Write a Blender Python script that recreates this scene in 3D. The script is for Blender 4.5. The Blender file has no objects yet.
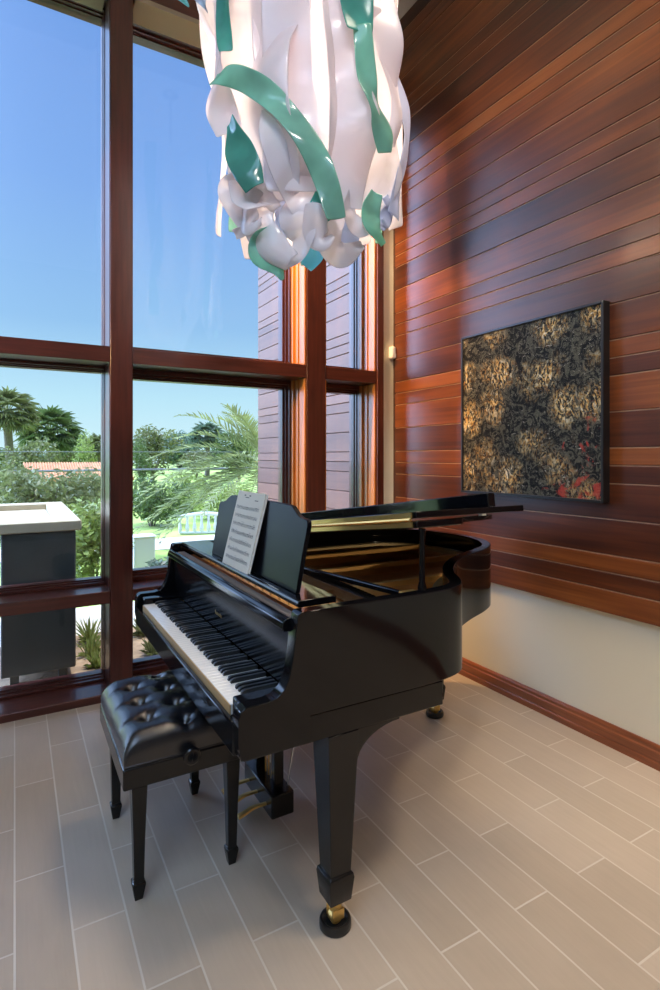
import bpy, bmesh, math, random
import numpy as np
from mathutils import Vector, Matrix, noise as mnoise
random.seed(7); rng = np.random.default_rng(7)
S = bpy.context.scene; C = S.collection
PI = math.pi
YAW = math.radians(29.8); EYE = 1.43; FOC = 551.0
FX, FY = math.sin(YAW), math.cos(YAW)
D = 2.567      # x of the right wall
L = 3.452      # y of the window wall's inner face
GZ = -0.06     # ground level outside

# ------------------------------------------------------------------ materials
def new_mat(name):
    m = bpy.data.materials.new(name); m.use_nodes = True
    nt = m.node_tree; nt.nodes.clear()
    out = nt.nodes.new('ShaderNodeOutputMaterial')
    return m, nt, out
def N(nt, t, **kw):
    n = nt.nodes.new(t)
    for k, v in kw.items():
        if k in n.inputs: n.inputs[k].default_value = v
        else: setattr(n, k, v)
    return n
def pbr(name, col, rough=.5, metal=0., coat=0., spec=.5, var=0., vscale=8., stretch=(1,1,1), bump=0., bscale=60., coat_rough=.05):
    m, nt, out = new_mat(name)
    b = N(nt, 'ShaderNodeBsdfPrincipled')
    b.inputs['Base Color'].default_value = (*col, 1)
    b.inputs['Roughness'].default_value = rough; b.inputs['Metallic'].default_value = metal
    b.inputs['Coat Weight'].default_value = coat; b.inputs['Coat Roughness'].default_value = coat_rough
    b.inputs['Specular IOR Level'].default_value = spec
    tc = N(nt, 'ShaderNodeTexCoord'); mp = N(nt, 'ShaderNodeMapping'); mp.inputs['Scale'].default_value = stretch
    nt.links.new(tc.outputs['Object'], mp.inputs['Vector'])
    if var > 0:
        nz = N(nt, 'ShaderNodeTexNoise'); nz.inputs['Scale'].default_value = vscale; nz.inputs['Detail'].default_value = 5
        nt.links.new(mp.outputs[0], nz.inputs['Vector'])
        cr = N(nt, 'ShaderNodeValToRGB')
        cr.color_ramp.elements[0].position = .3; cr.color_ramp.elements[1].position = .7
        cr.color_ramp.elements[0].color = (*[c*(1-var) for c in col], 1)
        cr.color_ramp.elements[1].color = (*[min(1, c*(1+var)) for c in col], 1)
        nt.links.new(nz.outputs['Fac'], cr.inputs['Fac']); nt.links.new(cr.outputs['Color'], b.inputs['Base Color'])
    if bump > 0:
        nb = N(nt, 'ShaderNodeTexNoise'); nb.inputs['Scale'].default_value = bscale; nb.inputs['Detail'].default_value = 4
        nt.links.new(mp.outputs[0], nb.inputs['Vector'])
        bp = N(nt, 'ShaderNodeBump'); bp.inputs['Strength'].default_value = bump; bp.inputs['Distance'].default_value = .01
        nt.links.new(nb.outputs['Fac'], bp.inputs['Height']); nt.links.new(bp.outputs['Normal'], b.inputs['Normal'])
    nt.links.new(b.outputs[0], out.inputs[0])
    return m
def translucent(name, col, tcol=None, mix=.45, rough=.3, var=.0, vscale=5., spec=.5):
    m, nt, out = new_mat(name)
    b = N(nt, 'ShaderNodeBsdfPrincipled'); b.inputs['Base Color'].default_value = (*col, 1); b.inputs['Roughness'].default_value = rough
    b.inputs['Specular IOR Level'].default_value = spec
    t = N(nt, 'ShaderNodeBsdfTranslucent'); t.inputs['Color'].default_value = (*(tcol or col), 1)
    if var > 0:
        tc = N(nt, 'ShaderNodeTexCoord'); nz = N(nt, 'ShaderNodeTexNoise'); nz.inputs['Scale'].default_value = vscale
        nz.inputs['Detail'].default_value = 3
        nt.links.new(tc.outputs['Object'], nz.inputs['Vector'])
        cr = N(nt, 'ShaderNodeValToRGB'); cr.color_ramp.elements[0].position = .32; cr.color_ramp.elements[1].position = .68
        cr.color_ramp.elements[0].color = (*[c*(1-var) for c in col], 1); cr.color_ramp.elements[1].color = (*[min(1, c*(1+var)) for c in col], 1)
        nt.links.new(nz.outputs['Fac'], cr.inputs['Fac'])
        nt.links.new(cr.outputs[0], b.inputs['Base Color']); nt.links.new(cr.outputs[0], t.inputs['Color'])
    mx = N(nt, 'ShaderNodeMixShader'); mx.inputs[0].default_value = mix
    nt.links.new(b.outputs[0], mx.inputs[1]); nt.links.new(t.outputs[0], mx.inputs[2]); nt.links.new(mx.outputs[0], out.inputs[0])
    return m
def board_wood(name, stops, rough, axis, coat=.0, bumpd=.25, coat_rough=.1):
    """Each board's tone comes from its own mesh colour attribute plus grain running along `axis`."""
    m, nt, out = new_mat(name)
    b = N(nt, 'ShaderNodeBsdfPrincipled'); b.inputs['Roughness'].default_value = rough
    b.inputs['Coat Weight'].default_value = coat; b.inputs['Coat Roughness'].default_value = coat_rough
    at = N(nt, 'ShaderNodeAttribute'); at.attribute_name = 'board'
    tc = N(nt, 'ShaderNodeTexCoord'); mp = N(nt, 'ShaderNodeMapping')
    sc = [26, 26, 26]; sc[axis] = .8; mp.inputs['Scale'].default_value = sc
    # shift the grain per board
    ml = N(nt, 'ShaderNodeVectorMath', operation='SCALE'); ml.inputs[3].default_value = 37.
    nt.links.new(at.outputs['Vector'], ml.inputs[0])
    ad = N(nt, 'ShaderNodeVectorMath', operation='ADD')
    nt.links.new(tc.outputs['Object'], ad.inputs[0]); nt.links.new(ml.outputs[0], ad.inputs[1])
    nt.links.new(ad.outputs[0], mp.inputs['Vector'])
    n1 = N(nt, 'ShaderNodeTexNoise'); n1.inputs['Scale'].default_value = 1.6; n1.inputs['Detail'].default_value = 7; n1.inputs['Distortion'].default_value = .6
    nt.links.new(mp.outputs[0], n1.inputs['Vector'])
    mp2 = N(nt, 'ShaderNodeMapping'); s2 = [2.5, 2.5, 2.5]; s2[axis] = .8; mp2.inputs['Scale'].default_value = s2
    nt.links.new(ad.outputs[0], mp2.inputs['Vector'])
    n2 = N(nt, 'ShaderNodeTexNoise'); n2.inputs['Scale'].default_value = 1.5; n2.inputs['Detail'].default_value = 2
    nt.links.new(mp2.outputs[0], n2.inputs['Vector'])
    sx = N(nt, 'ShaderNodeSeparateXYZ'); nt.links.new(at.outputs['Vector'], sx.inputs[0])
    m1 = N(nt, 'ShaderNodeMath', operation='MULTIPLY_ADD'); m1.inputs[1].default_value = .42; nt.links.new(n1.outputs['Fac'], m1.inputs[0])
    m2 = N(nt, 'ShaderNodeMath', operation='MULTIPLY_ADD'); m2.inputs[1].default_value = .62; nt.links.new(n2.outputs['Fac'], m2.inputs[0])
    m3 = N(nt, 'ShaderNodeMath', operation='MULTIPLY'); m3.inputs[1].default_value = .36; nt.links.new(sx.outputs[0], m3.inputs[0])
    nt.links.new(m3.outputs[0], m2.inputs[2]); nt.links.new(m2.outputs[0], m1.inputs[2])
    cr = N(nt, 'ShaderNodeValToRGB'); r = cr.color_ramp
    r.elements[0].position = stops[0][0]; r.elements[0].color = (*stops[0][1], 1)
    r.elements[1].position = stops[-1][0]; r.elements[1].color = (*stops[-1][1], 1)
    for p, c in stops[1:-1]:
        e = r.elements.new(p); e.color = (*c, 1)
    nt.links.new(m1.outputs[0], cr.inputs['Fac']); nt.links.new(cr.outputs[0], b.inputs['Base Color'])
    bp = N(nt, 'ShaderNodeBump'); bp.inputs['Strength'].default_value = bumpd; bp.inputs['Distance'].default_value = .002
    nt.links.new(n1.outputs['Fac'], bp.inputs['Height']); nt.links.new(bp.outputs[0], b.inputs['Normal'])
    nt.links.new(b.outputs[0], out.inputs[0])
    return m
def floor_mat():
    m, nt, out = new_mat('plank_tile')
    b = N(nt, 'ShaderNodeBsdfPrincipled'); b.inputs['Roughness'].default_value = .32
    tc = N(nt, 'ShaderNodeTexCoord')
    mp = N(nt, 'ShaderNodeMapping'); mp.inputs['Rotation'].default_value = (0, 0, PI/2)
    # rotate so that brick rows run along world y
    mp.inputs['Location'].default_value = (0, 0, 0)
    nt.links.new(tc.outputs['Object'], mp.inputs['Vector'])
    def brick(c1, c2, mc):
        k = N(nt, 'ShaderNodeTexBrick'); k.offset = .5; k.offset_frequency = 2; k.squash = 1
        k.inputs['Scale'].default_value = 1; k.inputs['Mortar Size'].default_value = .0032; k.inputs['Mortar Smooth'].default_value = .15
        k.inputs['Brick Width'].default_value = .61; k.inputs['Row Height'].default_value = .1524; k.inputs['Bias'].default_value = 0
        k.inputs['Color1'].default_value = (*c1, 1); k.inputs['Color2'].default_value = (*c2, 1); k.inputs['Mortar'].default_value = (*mc, 1)
        nt.links.new(mp.outputs[0], k.inputs['Vector']); return k
    bk = brick((.43, .345, .26), (.51, .415, .32), (.62, .55, .46))
    mp2 = N(nt, 'ShaderNodeMapping'); mp2.inputs['Scale'].default_value = (38, 3.0, 1); nt.links.new(tc.outputs['Object'], mp2.inputs['Vector'])
    nz = N(nt, 'ShaderNodeTexNoise'); nz.inputs['Scale'].default_value = 1.5; nz.inputs['Detail'].default_value = 6; nz.inputs['Distortion'].default_value = .8
    nt.links.new(mp2.outputs[0], nz.inputs['Vector'])
    nz2 = N(nt, 'ShaderNodeTexNoise'); nz2.inputs['Scale'].default_value = 6; nz2.inputs['Detail'].default_value = 4
    nt.links.new(tc.outputs['Object'], nz2.inputs['Vector'])
    mr = N(nt, 'ShaderNodeMapRange'); mr.inputs[3].default_value = .86; mr.inputs[4].default_value = 1.14
    ad = N(nt, 'ShaderNodeMath', operation='ADD'); nt.links.new(nz.outputs['Fac'], ad.inputs[0]); nt.links.new(nz2.outputs['Fac'], ad.inputs[1])
    hv = N(nt, 'ShaderNodeMath', operation='MULTIPLY'); hv.inputs[1].default_value = .5; nt.links.new(ad.outputs[0], hv.inputs[0])
    nt.links.new(hv.outputs[0], mr.inputs[0])
    mu = N(nt, 'ShaderNodeVectorMath', operation='SCALE'); nt.links.new(bk.outputs['Color'], mu.inputs[0]); nt.links.new(mr.outputs[0], mu.inputs[3])
    nt.links.new(mu.outputs[0], b.inputs['Base Color'])
    bp = N(nt, 'ShaderNodeBump'); bp.inputs['Strength'].default_value = .4; bp.inputs['Distance'].default_value = .002; bp.invert = True
    nt.links.new(bk.outputs['Fac'], bp.inputs['Height'])
    bp2 = N(nt, 'ShaderNodeBump'); bp2.inputs['Strength'].default_value = .12; bp2.inputs['Distance'].default_value = .003
    nt.links.new(nz.outputs['Fac'], bp2.inputs['Height']); nt.links.new(bp.outputs[0], bp2.inputs['Normal'])
    nt.links.new(bp2.outputs[0], b.inputs['Normal'])
    nt.links.new(b.outputs[0], out.inputs[0]); return m
def glass_mat():
    m, nt, out = new_mat('window_glass')
    t = N(nt, 'ShaderNodeBsdfTransparent'); t.inputs[0].default_value = (.97, .985, .99, 1)
    g = N(nt, 'ShaderNodeBsdfGlossy'); g.inputs['Roughness'].default_value = .01
    fr = N(nt, 'ShaderNodeFresnel'); fr.inputs[0].default_value = 1.35
    mx = N(nt, 'ShaderNodeMixShader'); nt.links.new(fr.outputs[0], mx.inputs[0])
    nt.links.new(t.outputs[0], mx.inputs[1]); nt.links.new(g.outputs[0], mx.inputs[2]); nt.links.new(mx.outputs[0], out.inputs[0]); return m
def painting_mat():
    m, nt, out = new_mat('splatter_canvas')
    b = N(nt, 'ShaderNodeBsdfPrincipled'); b.inputs['Roughness'].default_value = .7; b.inputs['Specular IOR Level'].default_value = .15
    tc = N(nt, 'ShaderNodeTexCoord')
    def noise(sc, det, dist, src=None, mpscale=None, rough=.5):
        n = N(nt, 'ShaderNodeTexNoise'); n.inputs['Scale'].default_value = sc; n.inputs['Detail'].default_value = det
        n.inputs['Distortion'].default_value = dist; n.inputs['Roughness'].default_value = rough
        if mpscale:
            q = N(nt, 'ShaderNodeMapping'); q.inputs['Scale'].default_value = mpscale; nt.links.new(tc.outputs['Object'], q.inputs['Vector']); nt.links.new(q.outputs[0], n.inputs['Vector'])
        else: nt.links.new(tc.outputs['Object'], n.inputs['Vector'])
        return n
    def ramp(src, stops, interp='LINEAR'):
        cr = N(nt, 'ShaderNodeValToRGB'); cr.color_ramp.interpolation = interp
        r = cr.color_ramp; r.elements[0].position, r.elements[1].position = stops[0][0], stops[-1][0]
        r.elements[0].color = (*stops[0][1], 1); r.elements[1].color = (*stops[-1][1], 1)
        for p, c in stops[1:-1]: r.elements.new(p).color = (*c, 1)
        nt.links.new(src, cr.inputs['Fac']); return cr
    def mix(fac, a, bb):
        x = N(nt, 'ShaderNodeMix', data_type='RGBA'); nt.links.new(fac, x.inputs[0]); nt.links.new(a, x.inputs[6]); nt.links.new(bb, x.inputs[7]); return x.outputs[2]
    # blossom mask: voronoi cells of about 16 cm
    vmap = N(nt, 'ShaderNodeMapping'); vmap.inputs['Scale'].default_value = (1, 1, 1)
    dn = noise(9, 3, 0); dv = N(nt, 'ShaderNodeVectorMath', operation='SCALE'); dv.inputs[3].default_value = .12; nt.links.new(dn.outputs['Color'], dv.inputs[0])
    da = N(nt, 'ShaderNodeVectorMath', operation='ADD'); nt.links.new(tc.outputs['Object'], da.inputs[0]); nt.links.new(dv.outputs[0], da.inputs[1])
    vo = N(nt, 'ShaderNodeTexVoronoi'); vo.inputs['Scale'].default_value = 4.6; vo.inputs['Randomness'].default_value = .8; nt.links.new(da.outputs[0], vo.inputs['Vector'])
    core = ramp(vo.outputs['Distance'], [(.20, (1,1,1)), (.58, (0,0,0))])
    n1 = noise(22, 9, 2.2, mpscale=(1, 1.3, .8), rough=.68)
    strokes = ramp(n1.outputs['Fac'], [(.47, (0,0,0)), (.58, (1,1,1))])
    mm = N(nt, 'ShaderNodeMath', operation='MULTIPLY'); nt.links.new(core.outputs[0], mm.inputs[0]); nt.links.new(strokes.outputs[0], mm.inputs[1])
    base = ramp(noise(18, 9, 1.8, rough=.78).outputs['Fac'], [(.40, (.006,.006,.007)), (.5, (.014,.014,.013)), (.56, (.13,.12,.085)), (.60, (.015,.015,.014)), (.68,(.30,.28,.22))])
    gold = ramp(noise(24, 6, 1.2).outputs['Fac'], [(.35, (.30,.13,.04)), (.46, (.66,.38,.11)), (.55, (.80,.58,.26)), (.66, (.85,.76,.56))])
    c1 = mix(mm.outputs[0], base.outputs[0], gold.outputs[0])
    w = noise(32, 7, 3.5, mpscale=(1, .7, 1.5), rough=.7); wm = ramp(w.outputs['Fac'], [(.62, (0,0,0)), (.66, (.8,.8,.8))])
    wc = N(nt, 'ShaderNodeRGB'); wc.outputs[0].default_value = (.62, .58, .50, 1)
    c2 = mix(wm.outputs[0], c1, wc.outputs[0])
    # red accents towards the lower right
    sx = N(nt, 'ShaderNodeSeparateXYZ'); nt.links.new(tc.outputs['Object'], sx.inputs[0])
    a1 = N(nt, 'ShaderNodeMath', operation='MULTIPLY_ADD'); a1.inputs[1].default_value = -.30; a1.inputs[2].default_value = .0; nt.links.new(sx.outputs[1], a1.inputs[0])
    a2 = N(nt, 'ShaderNodeMath', operation='MULTIPLY_ADD'); a2.inputs[1].default_value = -.24; nt.links.new(sx.outputs[2], a2.inputs[0]); nt.links.new(a1.outputs[0], a2.inputs[2])
    a3 = N(nt, 'ShaderNodeMath', operation='ADD'); nt.links.new(a2.outputs[0], a3.inputs[0]); nt.links.new(noise(8, 7, 1.5, rough=.7).outputs['Fac'], a3.inputs[1])
    rm = ramp(a3.outputs[0], [(.73, (0,0,0)), (.80, (.75,.75,.75))])
    rc = N(nt, 'ShaderNodeRGB'); rc.outputs[0].default_value = (.40, .045, .03, 1)
    c3 = mix(rm.outputs[0], c2, rc.outputs[0])
    nt.links.new(c3, b.inputs['Base Color'])
    bp = N(nt, 'ShaderNodeBump'); bp.inputs['Strength'].default_value = .3; bp.inputs['Distance'].default_value = .004; nt.links.new(n1.outputs['Fac'], bp.inputs['Height']); nt.links.new(bp.outputs[0], b.inputs['Normal'])
    nt.links.new(b.outputs[0], out.inputs[0]); return m

M = {}
M['black'] = pbr('black_lacquer', (.004, .004, .005), .08, spec=.32)
M['deskblack'] = pbr('black_desk_lacquer', (.004, .004, .006), .3, spec=.1)
M['fallblack'] = pbr('black_fallboard_lacquer', (.004, .004, .005), .16, spec=.12)
M['tanwood'] = pbr('tan_key_front', (.46, .27, .09), .4)  # tan stands in for the warm shading on the ivory key fronts
M['satin'] = pbr('black_satin_wood', (.007, .0065, .0065), .2, spec=.4)
M['leather'] = pbr('black_leather', (.010, .010, .012), .27, spec=.8, bump=.12, bscale=260)
M['brass'] = pbr('brass', (.80, .52, .16), .3, metal=.8)
M['chrome'] = pbr('steel', (.6, .6, .62), .2, metal=1)
M['ivory'] = pbr('white_key', (.84, .82, .77), .22, coat=.2)
M['ebony'] = pbr('black_key', (.012, .012, .013), .28)
M['maple'] = pbr('maple_rim', (.72, .55, .28), .35, var=.12, vscale=3, stretch=(1, 1, 12))
M['spruce'] = pbr('spruce_board', (.75, .42, .15), .3, var=.12, vscale=4, stretch=(1, 20, 1))
M['plate'] = pbr('gold_iron_plate', (.85, .48, .15), .35, metal=.3, bump=.05, bscale=300)
M['felt'] = pbr('red_felt', (.60, .17, .04), .8, var=.3, vscale=40)
M['hammer'] = pbr('pale_felt', (.30, .24, .2), .7)
M['copper'] = pbr('copper_strings', (.6, .33, .16), .3, metal=1)
M['rubber'] = pbr('black_rubber', (.012, .012, .012), .35)
M['paper'] = pbr('cream_paper', (.74, .68, .58), .7, var=.04, vscale=3)
M['ink'] = pbr('printed_ink', (.10, .09, .085), .7)
M['framewood'] = pbr('mahogany_frame', (.080, .020, .013), .30, coat=.25, var=.3, vscale=3, stretch=(14, 14, 1), bump=.05, bscale=30)
M['railwood'] = pbr('mahogany_rail', (.090, .022, .014), .30, coat=.25, var=.3, vscale=3, stretch=(1, 14, 14), bump=.05, bscale=30)
M['honey'] = pbr('honey_jamb', (.55, .20, .035), .34, coat=.2, var=.3, vscale=3, stretch=(16, 16, 1))  # orange stands in for warm light falling on the jambs
M['basewood'] = pbr('baseboard_wood', (.26, .075, .028), .32, coat=.2, var=.3, vscale=3, stretch=(14, 1, 14))
M['tan'] = pbr('tan_soffit', (.42, .33, .22), .6)
M['plaster'] = pbr('cream_plaster', (.80, .73, .56), .75, bump=.06, bscale=90)
M['taupe'] = pbr('taupe_wall', (.26, .21, .17), .8)
M['ceil'] = pbr('white_ceiling', (.75, .72, .66), .8)
M['darkedge'] = pbr('dark_wood_edge', (.035, .012, .008), .5)
M['joint'] = pbr('pale_joint', (.52, .33, .20), .5)  # pale tone stands in for light caught in the board grooves
M['white'] = pbr('white_plastic', (.72, .71, .70), .4)
M['canvas'] = painting_mat()
M['pframe'] = pbr('black_frame', (.012, .011, .011), .35)
M['floor'] = floor_mat()
M['glass'] = glass_mat()
M['clad'] = board_wood('ipe_boards', [(.34, (.019, .006, .0036)), (.52, (.056, .0145, .0064)), (.68, (.105, .027, .009)), (.84, (.20, .054, .013)), (.99, (.29, .092, .023))], .34, 1, coat=.28, coat_rough=.24)
M['clad_out'] = board_wood('outdoor_boards', [(.36, (.085, .030, .017)), (.6, (.14, .052, .029)), (.95, (.20, .078, .042))], .5, 1, coat=.04, coat_rough=.3)
M['acr'] = translucent('frosted_white_acrylic', (.84, .82, .86), (.90, .86, .89), .55, .2)
M['acr_blue'] = translucent('pale_blue_acrylic', (.62, .68, .86), (.7, .74, .88), .40, .16)
M['teal'] = translucent('teal_acrylic', (.12, .46, .39), (.2, .62, .52), .45, .14, var=.25, vscale=5)
M['green'] = translucent('sea_green_acrylic', (.30, .62, .51), (.42, .76, .62), .5, .14, var=.2, vscale=5)
M['aqua'] = translucent('aqua_acrylic', (.18, .58, .70), (.35, .75, .85), .5, .14)
M['leaf'] = translucent('dark_leaf', (.11, .16, .045), (.17, .24, .055), .35, .45, var=.4, vscale=3)
M['leaf2'] = translucent('olive_leaf', (.19, .21, .075), (.27, .29, .09), .35, .45, var=.4, vscale=3)
M['leaf3'] = translucent('bright_leaf', (.29, .35, .09), (.38, .46, .10), .35, .45, var=.35, vscale=3)
M['leaf4'] = translucent('blue_green_leaf', (.13, .19, .12), (.18, .26, .15), .35, .45, var=.35, vscale=2)
M['palm'] = translucent('date_palm_leaf', (.29, .32, .12), (.38, .42, .15), .3, .35, var=.4, vscale=4)
M['bark'] = pbr('bark', (.16, .13, .10), .9, var=.3, vscale=9, stretch=(1, 1, 3), bump=.4, bscale=20)
M['grass'] = pbr('lawn', (.34, .44, .10), .9, var=.35, vscale=1.2, bump=.4, bscale=50)
M['sand'] = pbr('pale_gravel', (.62, .56, .45), .9, var=.2, vscale=5, bump=.4, bscale=60)
M['mulch'] = pbr('mulch_bed', (.36, .24, .14), .95, var=.4, vscale=9, bump=.5, bscale=40)
M['stucco'] = pbr('dark_green_stucco', (.045, .055, .052), .45, var=.15, vscale=6, bump=.1, bscale=120)
M['cap'] = pbr('cream_cast_stone', (.50, .42, .28), .7, var=.06, vscale=5, bump=.1, bscale=120)
M['terracotta'] = pbr('terracotta_tile', (.55, .25, .11), .8, var=.25, vscale=6)
M['housewall'] = pbr('house_stucco', (.55, .48, .38), .85)
M['wire'] = pbr('grey_metal', (.16, .17, .18), .5)
M['whitepaint'] = pbr('white_paint', (.72, .72, .74), .5)

# ------------------------------------------------------------------ mesh helpers
def finish(me, smooth=None):
    if smooth is not None:
        for p in me.polygons: p.use_smooth = True
        if smooth < 179: me.set_sharp_from_angle(angle=math.radians(smooth))
def obj(name, bm, mat, parent=None, smooth=None, bevel=0, seg=2, org=None):
    """Link a bmesh as one object; parented parts keep world coordinates relative to the parent's origin."""
    me = bpy.data.meshes.new(name)
    bmesh.ops.recalc_face_normals(bm, faces=bm.faces)
    bm.to_mesh(me); bm.free()
    o = bpy.data.objects.new(name, me); C.objects.link(o)
    me.materials.append(M[mat] if isinstance(mat, str) else mat)
    finish(me, smooth)
    off = Vector(org) if org is not None else (Vector(parent['wl']) if parent is not None and 'wl' in parent.keys() else Vector((0,0,0)))
    if off.length: me.transform(Matrix.Translation(-off))
    if parent is not None:
        o.parent = parent
    else:
        o.location = off
    o['wl'] = list(off)
    if parent is not None and org is not None: o.location = off - Vector(parent['wl'])
    if bevel:
        md = o.modifiers.new('bevel', 'BEVEL'); md.width = bevel; md.segments = seg; md.limit_method = 'ANGLE'; md.angle_limit = math.radians(35); md.harden_normals = False
        if smooth is None: finish(me, 40)
    return o
def pydata(name, v, f, mat, parent=None, smooth=None, org=None):
    me = bpy.data.meshes.new(name); me.from_pydata([tuple(p) for p in v], [], [tuple(q) for q in f]); me.update()
    bm = bmesh.new(); bm.from_mesh(me); bpy.data.meshes.remove(me)
    # open leaf sheets must not get their normals recalculated: harmless either way
    return obj(name, bm, mat, parent, smooth, org=org)
def thing(name, label, cat, loc=(0,0,0), group=None):
    o = bpy.data.objects.new(name, None); C.objects.link(o); o.location = loc; o.empty_display_size = .1
    o['label'] = label; o['category'] = cat; o['wl'] = list(loc)
    if group: o['group'] = group
    return o
def tag(o, label, cat, group=None):
    o['label'] = label; o['category'] = cat
    if group: o['group'] = group
    return o
def struct(o, label=None):
    o['kind'] = 'structure'
    if label: o['label'] = label
    return o
def B(): return bmesh.new()
def box(bm, x0, x1, y0, y1, z0, z1):
    vs = [bm.verts.new(p) for p in ((x0,y0,z0),(x1,y0,z0),(x1,y1,z0),(x0,y1,z0),(x0,y0,z1),(x1,y0,z1),(x1,y1,z1),(x0,y1,z1))]
    for f in ((0,3,2,1),(4,5,6,7),(0,1,5,4),(1,2,6,5),(2,3,7,6),(3,0,4,7)): bm.faces.new([vs[i] for i in f])
    return vs
def bx(*a):
    bm = B(); box(bm, *a); return bm
def prism(bm, pts, a0, a1, axis):
    """polygon pts (2-D) extruded along axis; axis 'y': pts are (x,z); 'z': (x,y); 'x': (y,z)"""
    def P(p, a): return {'y': (p[0], a, p[1]), 'z': (p[0], p[1], a), 'x': (a, p[0], p[1])}[axis]
    v0 = [bm.verts.new(P(p, a0)) for p in pts]; v1 = [bm.verts.new(P(p, a1)) for p in pts]
    n = len(pts)
    bm.faces.new(v0[::-1]); bm.faces.new(v1)
    for i in range(n): bm.faces.new((v0[i], v0[(i+1)%n], v1[(i+1)%n], v1[i]))
def loft(bm, rings):
    prev = None
    for ring in rings:
        cur = [bm.verts.new(p) for p in ring]
        if prev:
            n = len(cur)
            for i in range(n): bm.faces.new((prev[i], prev[(i+1)%n], cur[(i+1)%n], cur[i]))
        else: bm.faces.new(cur[::-1])
        prev = cur
    bm.faces.new(prev)
def sq(cx, cy, z, hx, hy=None):
    hy = hx if hy is None else hy
    return [(cx-hx,cy-hy,z),(cx+hx,cy-hy,z),(cx+hx,cy+hy,z),(cx-hx,cy+hy,z)]
def circ(cx, cy, z, r, n=28): return [(cx+r*math.cos(2*PI*i/n), cy+r*math.sin(2*PI*i/n), z) for i in range(n)]
def lathe(bm, cx, cy, prof, n=28): loft(bm, [circ(cx, cy, z, r, n) for r, z in prof])
def tube(bm, pts, rad, n=10):
    pts = [Vector(p) for p in pts]; rad = rad if isinstance(rad, (list, tuple)) else [rad]*len(pts)
    rings = []; up = None
    for i, p in enumerate(pts):
        t = (pts[min(i+1, len(pts)-1)] - pts[max(i-1, 0)]).normalized()
        if up is None: up = Vector((0,0,1)) if abs(t.z) < .9 else Vector((1,0,0))
        a = t.cross(up).normalized(); b = a.cross(t).normalized(); up = b
        rings.append([p + a*rad[i]*math.cos(2*PI*k/n) + b*rad[i]*math.sin(2*PI*k/n) for k in range(n)])
    loft(bm, rings)
def catmull(pts, k=8):
    P = [np.array(p, float) for p in pts]; P = [2*P[0]-P[1]] + P + [2*P[-1]-P[-2]]
    out = []
    for i in range(1, len(P)-2):
        for s in range(k):
            t = s/k
            out.append(.5*((2*P[i]) + (-P[i-1]+P[i+1])*t + (2*P[i-1]-5*P[i]+4*P[i+1]-P[i+2])*t*t + (-P[i-1]+3*P[i]-3*P[i+1]+P[i+2])*t**3))
    out.append(P[-2]); return out
def ico(bm, c, r, sub=2, sc=(1,1,1)):
    bmesh.ops.create_icosphere(bm, subdivisions=sub, radius=r, matrix=Matrix.Translation(c) @ Matrix.Diagonal((*sc, 1)))

# ------------------------------------------------------------------ room shell
XL, YB, H = -2.3, -3.2, 4.75
WT = .35          # depth of the window wall
fl = struct(obj('floor', bx(XL, D+.2, YB, L+WT, -.05, 0), 'floor', org=(-.6095+.1524*0, 0, 0)), 'wood-look beige plank tile floor')
# the tile pattern is anchored through the floor object's origin (see below)
struct(obj('ceiling', bx(XL-.2, D+.2, YB-.2, L+WT, H, H+.15), 'ceil'))
struct(obj('wall_left', bx(XL-.2, XL, YB-.2, L+WT, -.05, H), 'plaster'))
struct(obj('wall_back', bx(XL, D+.2, YB-.2, YB, -.05, H), 'taupe'))
struct(obj('wall_right', bx(D, D+.2, YB, L+WT, -.05, H), 'plaster'), 'cream plaster wall below the wood boards')

ZB = .657
def board_lines(z_top):
    zs = [ZB]; base = 1.300 - .527*2
    k = 0
    while True:
        for o_ in (0, .088, .175, .351):
            z = base + .527*k + o_
            if z > ZB + .05 and z < z_top - .03: zs.append(z)
        k += 1
        if base + .527*k > z_top: break
    zs.append(z_top); return zs
def cladding(name, x0, x1, y0, y1, ztop, mat, seed, face=-1):
    r = random.Random(seed)
    V, F, A = [], [], []
    g, ch = .0026, .003
    zs = board_lines(ztop)
    for a, b in zip(zs[:-1], zs[1:]):
        y = y1
        first = True
        while y > y0 + 1e-4:
            ln = 99
            ya = max(y0, y - ln)
            if ya - y0 < .4: ya = y0
            tone = r.choice([r.uniform(0, .4), r.uniform(.25, .75), r.uniform(.55, 1.)])
            z0, z1 = a + g, b - g
            ye, yb_ = y - (.0006 if not first else 0), ya + (.0006 if ya > y0 else 0)
            xs = x0 if face < 0 else x1
            xb = x1 if face < 0 else x0
            xc = xs - face*ch
            n = len(V)
            # profile with chamfered top and bottom edges
            xb = xs - face*.005 if face < 0 and x1-x0 > .0255 and mat == 'clad' else xb
            pr = [(xb, z0), (xc, z0), (xs, z0+ch), (xs, z1-ch), (xc, z1), (xb, z1)]
            V += [(px, yb_, pz) for px, pz in pr] + [(px, ye, pz) for px, pz in pr]
            for i in range(6): F.append((n+i, n+(i+1)%6, n+6+(i+1)%6, n+6+i))
            F.append(tuple(n+i for i in range(5,-1,-1))); F.append(tuple(n+6+i for i in range(6)))
            A += [(tone, r.random(), r.random(), 1)]*12
            y = ya; first = False
    me = bpy.data.meshes.new(name); me.from_pydata(V, [], F); me.update()
    ca = me.attributes.new('board', 'FLOAT_COLOR', 'POINT')
    ca.data.foreach_set('color', np.array(A, np.float32).ravel())
    o = bpy.data.objects.new(name, me); C.objects.link(o); me.materials.append(M[mat])
    bm = bmesh.new(); bm.from_mesh(me); bmesh.ops.recalc_face_normals(bm, faces=bm.faces); bm.to_mesh(me); bm.free()
    return o
cl = struct(cladding('trim_1', D-.03, D-.004, YB, L-.03, H, 'clad', 5), 'dark red hardwood boards lining the right wall')
struct(obj('trim_backing', bx(D-.0245, D-.005, YB, L-.031, ZB+.003, H), 'joint'), 'lighter battens showing in the board joints')
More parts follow.
